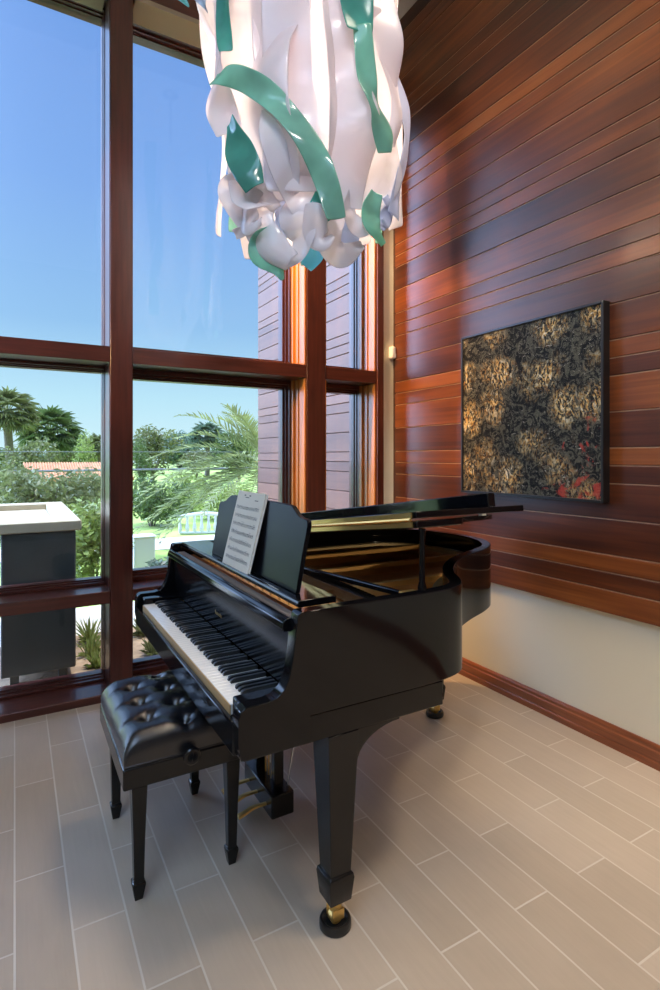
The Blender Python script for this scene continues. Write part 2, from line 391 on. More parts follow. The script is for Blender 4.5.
struct(obj('trim_2', bx(D-.026, D, L-.0285, L-.001, ZB, H), 'darkedge'), 'dark end strip of the wood boards in the corner')  # shade of the corner put into the colour of the board ends
# baseboard
bm = B(); prism(bm, [(D-.001, 0), (D-.022, 0), (D-.022, .030), (D-.018, .036), (D-.020, .042), (D-.020, .078), (D-.015, .084), (D-.015, .098), (D-.009, .110), (D-.001, .110)], YB, L-.002, 'y')
struct(obj('baseboard_right', bm, 'basewood'))

# ------------------------------------------------------------------ window wall
HD = 4.21     # underside of the header
XA0, XA1 = .490, .614
XB0, XB1 = 1.79, 1.94
XC0, XC1 = -.82, -.68
XE = 2.387    # right jamb of the last bay
bays = [(XL, XC0), (XC1, XA0), (XA1, XB0), (XB1, XE)]
tn = 3
def trim(bm, mat, label=None, bevel=.004):
    global tn
    o = struct(obj('trim_%d' % tn, bm, mat, bevel=bevel), label); tn += 1; return o
for x0, x1 in ((XC0, XC1), (XA0, XA1), (XB0, XB1)):
    trim(bx(x0, x1, L, L+WT, .0, HD), 'framewood', 'mahogany window post')
bm = B(); box(bm, XL, XE+.056, L+.002, L+WT, HD, HD+.2)
trim(bm, 'railwood', 'window header beam')
struct(obj('wall_front', bx(XL, D, L-.0, L+WT, HD+.2, H), 'plaster'))
# sill and rails
trim(bx(XL, XE, L-.012, L+WT, -.03, .045), 'railwood', 'low window sill board on the floor', .006)
def rail(z0, z1, lab):
    for i, (x0, x1) in enumerate(bays):
        trim(bx(x0+.001, x1-.001, L+.004, L+WT-.03, z0, z1), 'railwood', lab)
rail(.568, .640, 'lower window rail'); rail(1.990, 2.082, 'upper window rail')
# casing and strip at the right end
trim(bx(XE, XE+.056, L-.012, L+WT, .045, HD), 'framewood', 'right window casing')
struct(obj('wall_front', bx(XE+.056, D, L, L+WT, -.05, HD+.2), 'plaster'), 'cream plaster strip between window and wood wall')

def sash(name, x0, x1, z0, z1, parent, kind):
    l = .12 if kind == 2 else .5 if kind < 2 else 1; r = .12 if kind == 1 else .5 if kind in (0, 3) else 1; t = .5 if kind < 2 else 1
    bm = B()
    def fr(w0, w1, ya, yb):   # rectangular ring from inset w0 to inset w1
        box(bm, x0+w0*l, x0+w1*l, ya, yb, z0+w0*t, z1-w0*t); box(bm, x1-w1*r, x1-w0*r, ya, yb, z0+w0*t, z1-w0*t)
        box(bm, x0+w1*l, x1-w1*r, ya, yb, z0+w0*t, z0+w1*t); box(bm, x0+w1*l, x1-w1*r, ya, yb, z1-w1*t, z1-w0*t)
    fr(0, .028, L+.20, L+.335); fr(.028, .042, L+.235, L+.335); fr(.042, .056, L+.262, L+.335)
    o = obj(name, bm, 'framewood', parent, bevel=.003)
    obj('pane', bx(x0+.05*l, x1-.05*r, L+.292, L+.300, z0+.05*t, z1-.05*t), 'glass', o)
    return o
tiers = [(.045, .568), (.640, 1.990), (2.082, HD)]
for i, (x0, x1) in enumerate(bays):
    w = bpy.data.objects.new('window_%d' % (i+1), None); C.objects.link(w); w['kind'] = 'structure'; w['wl'] = [(x0+x1)/2, L+.2, 0]; w.location = w['wl']
    for z0, z1 in tiers:
        sash('sash', x0+(.014 if i > 2 else .0045), x1-(.014 if i > 1 else .0045), z0+.002, z1-.002, w, i)
        # lining boards of the recess: right-hand jambs, stepped, with warm light put into their colour
        for s, xx in ((1, x0), (-1, x1)):
            bm = B()
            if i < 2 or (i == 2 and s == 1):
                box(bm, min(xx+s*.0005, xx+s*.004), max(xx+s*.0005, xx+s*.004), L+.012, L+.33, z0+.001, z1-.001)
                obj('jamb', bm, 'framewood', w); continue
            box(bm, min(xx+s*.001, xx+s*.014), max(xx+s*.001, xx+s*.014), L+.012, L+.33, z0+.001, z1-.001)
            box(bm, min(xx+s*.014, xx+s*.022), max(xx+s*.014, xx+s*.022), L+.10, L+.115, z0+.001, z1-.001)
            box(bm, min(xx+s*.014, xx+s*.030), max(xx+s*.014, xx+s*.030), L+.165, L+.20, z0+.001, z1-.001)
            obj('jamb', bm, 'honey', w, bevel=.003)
    bm = bx(x0+.02, x1-.02, L+.003, L+.20, HD-.03, HD-.001)
    obj('head_board', bm, 'tan', w)

# ------------------------------------------------------------------ outside: wing wall, ground
YW = 6.24
struct(cladding('wall_outside', D, D+.026, L+WT+.005, YW, 5.4, 'clad_out', 9, face=-1), 'wood board wall continuing outside past the window')
struct(obj('wall_outside_core', bx(D+.027, D+.30, L+WT+.005, YW, -.3, 5.4), 'darkedge'), 'core of the outside wall')
struct(obj('ground', bx(-60, 80, L+WT+.001, 130, GZ-.4, GZ), 'grass'), 'sunny lawn outside')
struct(obj('gravel_strip', bx(-4, D-.01, 4.98, 5.9, GZ, GZ+.012), 'sand'), 'pale gravel strip beyond the planting bed')
struct(obj('planting_bed', bx(-4, D-.01, L+WT+.002, 4.97, GZ, GZ+.02), 'mulch'), 'mulch planting bed outside along the window')
struct(obj('garden_path', bx(-14, 14, 9.0, 10.2, GZ, GZ+.012), 'sand'), 'pale garden path')

# ------------------------------------------------------------------ grand piano
YT, YS = 1.394, 2.86       # treble and bass faces of the case
ZR0, ZR1 = .69, .99
piano = thing('grand_piano', 'glossy black grand piano with raised lid in front of the window', 'piano', (1.3, 2.12, 0))
P = piano
outer = [(.73,YT),(.95,YT),(1.14,YT),(1.26,1.402),(1.345,1.432),(1.405,1.50),(1.465,1.595),(1.55,1.69),(1.67,1.785),(1.81,1.86),(1.95,1.92),(2.065,1.99),(2.15,2.09),(2.20,2.22),(2.215,2.37),(2.20,2.52),(2.15,2.66),(2.06,2.775),(1.93,2.84),(1.78,YS),(1.5,YS),(1.1,YS),(.73,YS)]
out2 = [np.array(p) for p in catmull(outer, 5)]
def offset(poly, d):
    res = []
    for i, p in enumerate(poly):
        t = poly[min(i+1, len(poly)-1)] - poly[max(i-1, 0)]; t = t/np.linalg.norm(t)
        res.append(p + d*np.array([-t[1], t[0]]))   # left of travel = inside
    return res
def band(bm, a, b, z0, z1):
    n = len(a)
    q = [[bm.verts.new((*p, z)) for p in s] for s, z in ((a, z0), (a, z1), (b, z1), (b, z0))]
    for i in range(n-1):
        for k in range(4):
            bm.faces.new((q[k][i], q[k][i+1], q[(k+1)%4][i+1], q[(k+1)%4][i]))
    for e in (0, n-1): bm.faces.new([q[k][e] for k in range(4)])
in1 = offset(out2, .045); in2 = offset(out2, .085); in3 = offset(out2, .175)
bm = B(); band(bm, out2, in1, ZR0, ZR1); obj('rim', bm, 'black', P, smooth=35, bevel=.003)
bm = B(); band(bm, offset(out2, .0452), in2, ZR0+.01, .905); obj('inner_rim', bm, 'maple', P, smooth=35)['label'] = 'pale maple inner rim'
bm = B(); prism(bm, [tuple(p) for p in offset(out2, .06)], .795, .805, 'z'); obj('soundboard', bm, 'spruce', P)['label'] = 'golden spruce soundboard'
# cast plate: flange ring, pin block field and struts
bm = B(); band(bm, offset(out2, .09), in3, .835, .865)
box(bm, .80, 1.06, YT+.06, YS-.06, .875, .893)
for ys, x1 in ((1.60, 1.43), (1.86, 1.75), (2.20, 2.12), (2.55, 2.10)):
    box(bm, 1.0, x1, ys-.014, ys+.014, .866, .915)
for q in (1.30, 1.62): pass
pl = obj('cast_plate', bm, 'plate', P, bevel=.004); pl['label'] = 'gold cast iron plate'
for i in range(96):
    y = YT+.10 + i*(YS-YT-.2)/95; r_ = i % 3
    bm = B(); lathe(bm, .875+.035*r_+.01*math.sin(i), y, [(.0035, .8935), (.0035, .922), (.002, .925)], 6); obj('tuning_pin', bm, 'chrome', P)
inner_x = lambda y: max(p[0] for p in in2 if abs(p[1]-y) < .06)
for i in range(88):
    y = YT+.11 + i*(YS-YT-.22)/87
    try: xe = inner_x(y) - .05
    except ValueError: xe = 1.6
    bm = B(); tube(bm, [(.97, y, .905), (xe, y, .89)], .0011, 4); obj('string', bm, 'copper', P)
# damper blocks in a diagonal row
for i in range(44):
    y = YT+.16 + i*(YS-YT-.32)/43; x = 1.08 + .05*i/43
    bm = B(); box(bm, x-.035, x+.035, y-.008, y+.008, .912, .935); obj('damper', bm, 'satin', P)
obj('damper_guide', bx(1.035, 1.055, YT+.10, YS-.10, .91, .948), 'satin', P)
# keybed, key slip, cheeks, arms
obj('keybed', bx(.534, 1.235, YT+.006, YS-.006, .608, .689), 'black', P, bevel=.004)
obj('key_slip', bx(.517, .5335, YT+.04, YS-.04, .612, .697), 'black', P, bevel=.004)
arm = [(.735,.690),(.735,.615),(.526,.615),(.518,.66),(.518,.730),(.524,.747),(.539,.757),(.605,.757),(.628,.762),(.652,.780),(.668,.812),(.678,.86),(.684,.91),(.690,.955),(.696,ZR1-.006),(.704,ZR1),(.735,ZR1)]
for y0, y1 in ((YT, YT+.046), (YS-.046, YS)):
    bm = B(); prism(bm, arm, y0, y1, 'y'); obj('arm', bm, 'black', P, smooth=30, bevel=.002)
K0, K1 = 1.508, 2.733       # treble and bass ends of the keyboard
for y0, y1 in ((YT+.0465, K0-.002), (K1+.002, YS-.0465)):
    obj('cheek_block', bx(.540, .715, y0, y1, .6895, .748), 'black', P, bevel=.006, seg=3)
wk = (K1-K0)/52
wproto = bproto = None
def keymesh(nm, prof, hw, mat):
    bm = B(); prism(bm, prof, -hw, hw, 'y')
    me = bpy.data.meshes.new(nm); bmesh.ops.recalc_face_normals(bm, faces=bm.faces)
    bmesh.ops.bevel(bm, geom=[e for e in bm.edges], offset=.0011, segments=1, affect='EDGES')
    bm.to_mesh(me); bm.free(); me.materials.append(M[mat]); return me
wme = keymesh('white_key', [(.537,.692),(.537,.7225),(.705,.7225),(.705,.692)], wk/2-.0009, 'ivory')
bme = keymesh('black_key', [(.585,.7228),(.587,.733),(.595,.7365),(.705,.7365),(.705,.7228)], .0060, 'ebony')
for i in range(52):
    o = bpy.data.objects.new('white_key', wme); C.objects.link(o); o.parent = P; o.location = Vector((0, K1-(i+.5)*wk, 0)) - P.location
# bass end starts with A: black keys follow A, C, D, F, G
for i in range(51):
    if i % 7 in (0, 2, 3, 5, 6):
        o = bpy.data.objects.new('black_key', bme); C.objects.link(o); o.parent = P; o.location = Vector((0, K1-(i+1)*wk, 0)) - P.location
obj('key_front', bx(.5336, .5366, K0, K1, .6895, .7205), 'tanwood', P)['label'] = 'tan wooden strip below the white key tops'
# fallboard, front rail
bm = B(); prism(bm, [(.706,.738),(.716,.738),(.708,.9245),(.696,.9245)], YT+.048, YS-.048, 'y')
fb = obj('fallboard', bm, 'fallblack', P, bevel=.003)
bm = B(); xx = .7062+.0352*.46   # small gold lettering strokes in the middle of the fallboard, unreadable in the photograph
for k, (dy, dz, h) in enumerate([(0,0,.016),(.012,0,.010),(.02,0,.010),(.03,0,.012),(.038,0,.010),(.05,.0,.010),(.06,0,.015),(.07,0,.010)]):
    yy = 2.12 + .035 - dy; z0 = .80
    x0 = .706 - (z0-.738)*.0535 - .0008
    x1 = .706 - (z0+h-.738)*.0535 - .0008
    vs = [bm.verts.new(p) for p in ((x0,yy,z0),(x0,yy-.003,z0),(x1,yy-.003,z0+h),(x1,yy,z0+h))]; bm.faces.new(vs)
obj('emblem', bm, 'brass', fb)['label'] = 'tiny gold lettering'
bm = B(); prism(bm, [(.674,.925),(.667,.934),(.670,.953),(.680,.963),(.692,.965),(.697,.958),(.699,.9252)], YT+.048, YS-.048, 'y')
obj('front_rail', bm, 'black', P, smooth=25, bevel=.003)
# action seen through the slot between rail and desk tray
bm = B(); box(bm, .7095, .80, YT+.06, YS-.06, .915, .930); ar = obj('action_rail', bm, 'felt', P); ar['label'] = 'red felt strip in the slot'
for i in range(88):
    y = YT+.09 + i*(YS-YT-.18)/87
    bm = B(); box(bm, .711, .742, y-.0028, y+.0028, .9305, .955); obj('hammer', bm, 'hammer', P)
# music desk tray and desk
TX, TZ = .738, 1.000
bm = B(); prism(bm, [(TX,.978),(TX-.004,.988),(TX,TZ),(TX+.13,TZ),(TX+.13,.978)], 1.475, 2.80, 'y')
obj('desk_tray', bm, 'black', P, bevel=.003)
for y in (1.46, 2.81): obj('tray_rail', bx(.73, 1.0, y-.012, y+.012, .955, .977), 'satin', P, bevel=.002)
def desk_pt(y, h, d=0):     # a point on the leaning desk plate
    lean = .17
    return (.766 + h*lean + d, y, TZ + .001 + h*(1-.03))
yc, hw = 1.978, .432
prof = []
def half(s):
    pts = [(.98,0),(.985,.06),(.99,.13),(1.0,.19),(1.0,.215),(.985,.228),(.95,.232),(.88,.234),(.82,.241),(.74,.258),(.66,.268),(.4,.27)]
    return [(yc + s*hw*a, h*1.02) for a, h in pts]
R_ = half(-1); L_ = half(1)[::-1]
poly = [np.array(p) for p in catmull(R_, 4)] + [np.array(p) for p in catmull(L_, 4)]
bm = B()
v0 = [bm.verts.new(desk_pt(y, h)) for y, h in poly]; v1 = [bm.verts.new(desk_pt(y, h, .016)) for y, h in poly]
bm.faces.new(v0); bm.faces.new(v1[::-1])
for i in range(len(poly)): bm.faces.new((v0[i], v0[(i+1)%len(poly)], v1[(i+1)%len(poly)], v1[i]))
obj('music_desk', bm, 'deskblack', P, smooth=30, bevel=.002)
obj('desk_ledge', bx(TX-.001, TX+.0015, 1.62, 2.24, TZ+.0002, TZ+.006), 'black', P, bevel=.001)

# lid on the short prop
LA = math.radians(7.8); hy, hz = YS, 1.000
def lp(x, w, n): return (x, hy - w*math.cos(LA) + n*math.sin(LA), hz + w*math.sin(LA) + n*math.cos(LA))
XH = 1.12
lid_out = [p for p in offset(out2, -.014) if p[0] > XH]
poly = [(XH, hy-(YT-.014))] + [(p[0], hy-p[1]) for p in lid_out] + [(XH, hy-(YS+.014))]
poly = [(x, max(w, 0)) for x, w in poly]
def plate(bm, poly, n0, n1):
    a = [bm.verts.new(lp(x, w, n0)) for x, w in poly]; b = [bm.verts.new(lp(x, w, n1)) for x, w in poly]
    bm.faces.new(a); bm.faces.new(b[::-1]); k = len(poly)
    for i in range(k): bm.faces.new((a[i], a[(i+1)%k], b[(i+1)%k], b[i]))
bm = B(); plate(bm, poly, .0, .024); obj('lid', bm, 'black', P, smooth=30, bevel=.004)
WM = hy - (YT-.014)
bm = B(); plate(bm, [(XH, 0), (XH+.50, 0), (XH+.50, WM), (XH, WM)], .032, .054)
fp = obj('lid_flap', bm, 'black', P, bevel=.003)
bm = B(); plate(bm, [(XH+.325, 0), (XH+.360, 0), (XH+.360, WM), (XH+.325, WM)], .0545, .104); obj('flap_lip', bm, 'black', fp, bevel=.004)
bm = B()
for w, x in ((.2, XH+.45), (1.3, XH+.45), (.75, XH+.45)):
    plate(bm, [(x, w), (x+.02, w), (x+.02, w+.02), (x, w+.02)], .0242, .0318)
obj('bumper', bm, 'white', fp)
bm = B(); plate(bm, [(XH-.006, .04), (XH+.001, .04), (XH+.001, WM-.02), (XH-.006, WM-.02)], .004, .021)
plate(bm, [(XH-.005, .04), (XH+.001, .04), (XH+.001, WM-.02), (XH-.005, WM-.02)], .0345, .0515)
pts = [lp(XH-.008, .04, .028), lp(XH-.008, WM-.02, .028)]; tube(bm, pts, .006, 8)
hg = obj('lid_hinge', bm, 'brass', P); hg['label'] = 'long brass hinge'
# short prop, long prop stick lying folded
px_, py_ = 1.165, 1.424
zt = lp(px_, hy-py_, 0)[2]
bm = B(); lathe(bm, px_, py_, [(.015, ZR1+.0005), (.015, ZR1+.012), (.010, ZR1+.03), (.0095, zt-.03), (.012, zt-.008), (.012, zt-.0005)], 16)
obj('lid_prop', bm, 'black', P, smooth=40)
bm = B(); tube(bm, [(1.13, 1.45, .972), (1.09, 1.75, .968), (1.055, 2.06, .962)], [.011, .011, .009], 10); obj('prop_stick', bm, 'black', P, smooth=60)
obj('prop_bracket', bx(1.10, 1.16, 1.44, 1.466, .955, .988), 'brass', P, bevel=.002)

# legs, casters
def piano_leg(cx, cy, bracket=0):
    bm = B()
    loft(bm, [sq(cx, cy, z, h) for z, h in ((.082,.026),(.092,.036),(.160,.043),(.172,.041),(.178,.035),(.35,.042),(.60,.0525),(.6075,.0525))])
    if bracket:
        n = 9; pts = [(cx+.047*bracket, .607), (cx+.047*bracket, .48)]
        for i in range(n+1):
            a = PI/2*i/n
            pts.append((cx+bracket*(.050+.16*(1-math.cos(a))), .50+.10*math.sin(a)))
        pts.append((cx+bracket*.21, .607)); 
        prism(bm, pts, cy-.046, cy+.046, 'y')
    lg = obj('leg', bm, 'satin', P, bevel=.004)
    bm = B(); lathe(bm, cx, cy, [(.016,.0815),(.016,.066),(.020,.062),(.020,.055)], 16)
    box(bm, cx-.020, cx+.020, cy-.022, cy-.0135, .030, .062); box(bm, cx-.020, cx+.020, cy+.0135, cy+.022, .030, .062)
    obj('caster_fork', bm, 'brass', lg, bevel=.002)
    bm = B()
    rr = .021; n = 20
    loft(bm, [[(cx+rr*math.cos(2*PI*i/n), y, .034+rr*math.sin(2*PI*i/n)) for i in range(n)] for y in (cy-.0125, cy+.0125)])
    obj('caster_wheel', bm, 'brass', lg, bevel=.002)
    return lg
piano_leg(.85, 1.452, 1); piano_leg(.85, 2.79, 1); piano_leg(2.02, 2.36, 0)
bm = B(); box(bm, 1.93, 2.11, 2.27, 2.45, .60, .693); obj('leg_block', bm, 'satin', P, bevel=.006)
bm = B(); box(bm, 1.10, 1.16, YT+.10, YS-.06, .63, .80); box(bm, 1.50, 1.56, 1.80, YS-.06, .70, .79); box(bm, 1.16, 2.05, 2.30, 2.36, .70, .79)
obj('belly_beam', bm, 'satin', P, bevel=.003)
# lyre
for y in (1.985, 2.165): obj('lyre_post', bx(.878, .918, y-.018, y+.018, .135, .6075), 'satin', P, bevel=.004)
lb = obj('pedal_box', bx(.850, .945, 1.93, 2.22, .045, .135), 'satin', P, bevel=.006)
for y in (1.985, 2.075, 2.165):
    bm = B(); pts = catmull([(.8505, y, .082), (.80, y, .083), (.765, y, .074), (.735, y, .066)], 5)
    for s in (0,):
        ring = []
        for i, p in enumerate(pts):
            t = i/(len(pts)-1); w = .007 + .008*t; hgt = .0045
            ring.append([(p[0], p[1]-w, p[2]-hgt), (p[0], p[1]+w, p[2]-hgt), (p[0], p[1]+w*.8, p[2]+hgt), (p[0], p[1]-w*.8, p[2]+hgt)])
        loft(bm, ring)
    obj('pedal', bm, 'brass', lb, bevel=.0015)['label'] = 'brass pedal'
for y in (1.965, 2.19):
    bm = B(); tube(bm, [(.93, y, .13), (1.02, y, .607)], .005, 8); obj('lyre_brace', bm, 'chrome', P)
for y in (2.045, 2.075, 2.105):
    bm = B(); tube(bm, [(.90, y, .134), (.90, y, .609)], .004, 8); obj('pedal_rod', bm, 'brass', P)

def caster_cup(cx, cy, label):
    bm = B(); lathe(bm, cx, cy, [(.046,.0),(.049,.004),(.049,.020),(.046,.026),(.040,.027),(.034,.022),(.028,.0125),(.0,.0125)], 32)
    bmesh.ops.remove_doubles(bm, verts=bm.verts, dist=1e-5)
    tag(obj('caster_cup', bm, 'rubber', smooth=40, org=(cx, cy, 0)), label, 'caster cup', 'caster cups under the piano legs')
caster_cup(.85, 1.452, 'black round caster cup on the floor under the piano front leg nearest the viewer')
caster_cup(2.02, 2.36, 'small black caster cup on the floor under the piano tail, towards the wood wall')

# sheet music on the desk
sy0, sy1, sh = 1.888, 2.166, .30
def sheet_pt(y, h, d):
    s = (y-(sy0+sy1)/2)/((sy1-sy0)/2)
    lean = .25
    return (.7405 + h*.243 - d - .010*(1-s*s)*h/.3 - .0055*0, y, TZ + .0020 + h*.97)
sheet = thing('sheet_music', 'open cream sheet music with printed staves leaning on the black music desk', 'sheet music', (.728, (sy0+sy1)/2, TZ))
def sheet_grid(bm, y0, y1, h0, h1, d, ny=12, nh=10):
    vs = [[bm.verts.new(sheet_pt(y0+(y1-y0)*i/ny, h0+(h1-h0)*j/nh, d)) for j in range(nh+1)] for i in range(ny+1)]
    for i in range(ny):
        for j in range(nh): bm.faces.new((vs[i][j], vs[i+1][j], vs[i+1][j+1], vs[i][j+1]))
def sheet_solid(name, y0, y1, h0, h1, d0, d1, mat):
    bm = B(); ny, nh = 12, 10
    A = [[bm.verts.new(sheet_pt(y0+(y1-y0)*i/ny, h0+(h1-h0)*j/nh, d0)) for j in range(nh+1)] for i in range(ny+1)]
    Bq = [[bm.verts.new(sheet_pt(y0+(y1-y0)*i/ny, h0+(h1-h0)*j/nh, d1)) for j in range(nh+1)] for i in range(ny+1)]
    for i in range(ny):
        for j in range(nh):
            bm.faces.new((A[i][j], A[i+1][j], A[i+1][j+1], A[i][j+1])); bm.faces.new((Bq[i][j], Bq[i][j+1], Bq[i+1][j+1], Bq[i+1][j]))
    edge = [(i, 0) for i in range(ny+1)] + [(ny, j) for j in range(1, nh+1)] + [(i, nh) for i in range(ny-1, -1, -1)] + [(0, j) for j in range(nh-1, 0, -1)]
    for a, b in zip(edge, edge[1:]+edge[:1]): bm.faces.new((A[a[0]][a[1]], A[b[0]][b[1]], Bq[b[0]][b[1]], Bq[a[0]][a[1]]))
    return obj(name, bm, mat, sheet, smooth=60)
pgs = sheet_solid('page', sy0, sy1, 0, sh, .003, .0062, 'paper')
back = sheet_solid('page', sy0-.012, sy1-.002, .0, sh-.004, .0005, .0028, 'paper')
bm = B()
def ink(y0, y1, h0, h1):
    vs = [bm.verts.new(sheet_pt(y, h, .0066)) for y, h in ((y0,h0),(y1,h0),(y1,h1),(y0,h1))]; bm.faces.new(vs)
rr = random.Random(3)
for k in range(7):
    h = .240 - k*.0335
    for sub in range(1):
        hb = h - sub*.0145
        for ln in range(5):
            q = 8
            for i in range(q):
                a = sy0+.022 + (sy1-sy0-.044)*i/q; b_ = sy0+.022 + (sy1-sy0-.044)*(i+1)/q
                ink(a, b_, hb-ln*.0026, hb-ln*.0026+.0008)
        y = sy0+.028
        while y < sy1-.026:
            hn = hb - rr.uniform(-.001, .0085)
            ink(y, y+.0034, hn-.0016, hn+.0016)
            if rr.random() < .7: ink(y+.0028, y+.0034, hn, hn+.007)
            if rr.random() < .3: ink(y, y+.012, hn+.006, hn+.0072)
            y += rr.uniform(.006, .013)
ink(2.0, 2.07, .283, .2875); ink(2.015, 2.055, .276, .279); ink(1.93, 1.96, .268, .271)
obj('printed_notes', bm, 'ink', pgs)

# ------------------------------------------------------------------ bench
bench = thing('piano_bench', 'black tufted leather piano bench with tapered legs at the keyboard', 'bench', (.5075, 2.09, 0))
bx0, bx1, by0, by1 = .300, .696, 1.832, 2.372
btn = [(x, y) for x, ys in ((.398, (1.965, 2.105, 2.245)), (.5075, (1.895, 2.035, 2.175, 2.315)), (.617, (1.965, 2.105, 2.245))) for y in ys]
segs = []
for i in range(3):
    for j in range(4):
        for base in (0, 7):
            a, b = btn[base+i], btn[3+j]
            if abs(a[1]-b[1]) < .1: segs.append((a, b))
for i in range(3): segs.append((btn[i], (bx0, btn[i][1]))); segs.append((btn[7+i], (bx1, btn[7+i][1])))
segs.append((btn[3], (btn[3][0], by0))); segs.append((btn[6], (btn[6][0], by1)))
nx, ny = 74, 102
gx = np.linspace(0, 1, nx); gy = np.linspace(0, 1, ny)
X, Y = np.meshgrid(bx0+(bx1-bx0)*gx, by0+(by1-by0)*gy, indexing='ij')
dx = np.minimum(X-bx0, bx1-X); dy = np.minimum(Y-by0, by1-Y)
def edge(d, r): q = np.clip(1-d/r, 0, 1); return np.sqrt(np.clip(1-q*q, 0, 1))
Z = .475 + .060*edge(dx, .055)*edge(dy, .055)
Z += .010*(1-((X-.5075)/.19)**2)
for (ax, ay), (cx_, cy_) in segs:
    vx, vy = cx_-ax, cy_-ay; t = np.clip(((X-ax)*vx+(Y-ay)*vy)/(vx*vx+vy*vy), 0, 1)
    dd = np.hypot(X-ax-t*vx, Y-ay-t*vy)
    Z -= (.0022 if abs(ax-cx_) > .02 and abs(ay-cy_) > .02 else .005)*np.exp(-(dd/.012)**2) * np.clip(np.minimum(dx, dy)/.02, 0, 1)
for ax, ay in btn:
    dd = np.hypot(X-ax, Y-ay); Z -= .022*np.exp(-(dd/.020)**2) + .013*np.exp(-(dd/.045)**2)
V, F = [], []
for i in range(nx):
    for j in range(ny): V.append((X[i,j], Y[i,j], Z[i,j]))
for i in range(nx-1):
    for j in range(ny-1): F.append((i*ny+j, (i+1)*ny+j, (i+1)*ny+j+1, i*ny+j+1))
ring = [(i, 0) for i in range(nx)] + [(nx-1, j) for j in range(1, ny)] + [(i, ny-1) for i in range(nx-2, -1, -1)] + [(0, j) for j in range(ny-2, 0, -1)]
n0 = len(V)
for i, j in ring: V.append((X[i,j], Y[i,j], .442))
m_ = len(ring)
for k in range(m_):
    a = ring[k]; b_ = ring[(k+1)%m_]
    F.append((a[0]*ny+a[1], n0+k, n0+(k+1)%m_, b_[0]*ny+b_[1]))
F.append(tuple(n0+k for k in range(m_)))
cu = pydata('cushion', V, F, 'leather', bench, smooth=70)
for ax, ay in btn:
    i = int(round((ax-bx0)/(bx1-bx0)*(nx-1))); j = int(round((ay-by0)/(by1-by0)*(ny-1)))
    bm = B(); ico(bm, Vector((ax, ay, Z[i,j]+.002)), .0085, 2, (1,1,.5)); obj('button', bm, 'leather', cu, smooth=180)
bm = B()
# apron with a slightly bowed lower edge
def bow(n=10): return [(i/n, .362 + .018*math.sin(PI*i/n)*0 + .010*(abs(2*i/n-1)**2)*0) for i in range(n+1)]
box(bm, bx0-.003, bx1+.003, by0-.003, by1+.003, .372, .4415)
obj('apron', bm, 'satin', bench, bevel=.006, seg=3)
bm = B(); box(bm, bx0-.001, bx1+.001, by0-.001, by1+.001, .4418, .449); obj('welt', bm, 'leather', bench, bevel=.003)
for cx_, sx in ((.349, 1), (.664, -1)):
    for cy_ in (1.861, 2.321):
        bm = B(); loft(bm, [sq(cx_, cy_, z, h) for z, h in ((0,.0125),(.006,.0135),(.048,.0205),(.056,.0205),(.062,.0155),(.20,.0185),(.3715,.0245))])
        obj('leg', bm, 'satin', bench, bevel=.002)
for y, s in ((by0-.003, -1), (by1+.003, 1)):
    bm = B(); n = 24
    prof = [(.010, 0), (.010, .014), (.026, .016), (.028, .022), (.028, .034), (.024, .038), (.0, .0385)]
    loft(bm, [[(.5075+r*math.cos(2*PI*i/n), y+s*(d_+.0004), .446+max(r,.0005)*math.sin(2*PI*i/n)) for i in range(n)] for r, d_ in prof])
    obj('adjustment_knob', bm, 'satin', bench, smooth=35)

# ------------------------------------------------------------------ painting, sensor
pt = thing('framed_painting', 'large square abstract painting of gold blossoms on black, in a thin black frame', 'painting', (D-.03, 2.158, 1.70))
py0, py1, pz0, pz1 = 1.665, 2.651, 1.204, 2.195
bm = B(); fx0, fx1 = D-.082, D-.0302; w = .014
box(bm, fx0, fx1, py0, py0+w, pz0, pz1); box(bm, fx0, fx1, py1-w, py1, pz0, pz1); box(bm, fx0, fx1, py0+w, py1-w, pz0, pz0+w); box(bm, fx0, fx1, py0+w, py1-w, pz1-w, pz1)
obj('frame', bm, 'pframe', pt, bevel=.002)
cv = obj('canvas', bx(fx0+.010, fx1-.012, py0+w+.0005, py1-w-.0005, pz0+w+.0005, pz1-w-.0005), 'canvas', pt)
ms = thing('motion_sensor', 'small white motion sensor in the corner beside the window casing', 'sensor', (2.515, L, 2.2))
bm = B(); box(bm, 2.492, 2.534, L-.050, L+.002, 2.18, 2.275); obj('housing', bm, 'white', ms, bevel=.014, seg=4)
bm = B(); box(bm, 2.498, 2.528, L-.0535, L-.0504, 2.187, 2.220); obj('lens', bm, 'white', ms, bevel=.001)

# ------------------------------------------------------------------ ribbon chandelier
CH = np.array([1.238, 2.40]); DD = 2.70; RR = .485; UC = 306
Fd = np.array([FX, FY]); Rd = np.array([FY, -FX])
chan = thing('ribbon_chandelier', 'hanging chandelier of frosted white and teal acrylic ribbons above the piano', 'chandelier', (CH[0], CH[1], 3.3))
def cyl(lat, z, f=1.0):
    """a point on the front of the lamp's drum: lat = metres sideways of its axis"""
    R = RR*f; s = max(-.999, min(.999, lat/R)); c = math.sqrt(1-s*s)
    p = CH + Rd*lat - Fd*R*c
    return np.array([p[0], p[1], z])
def from_photo(u, v, f=1.0):
    lat = (u-UC)/FOC*DD; R = RR*f; s = max(-.98, min(.98, lat/R)); dep = DD - R*math.sqrt(1-s*s)
    lat = (u-330)/FOC*dep - (UC-330)/FOC*DD
    R_lat = max(-.985*R, min(.985*R, lat))
    return cyl(R_lat, EYE + (457-v)/FOC*dep, f)
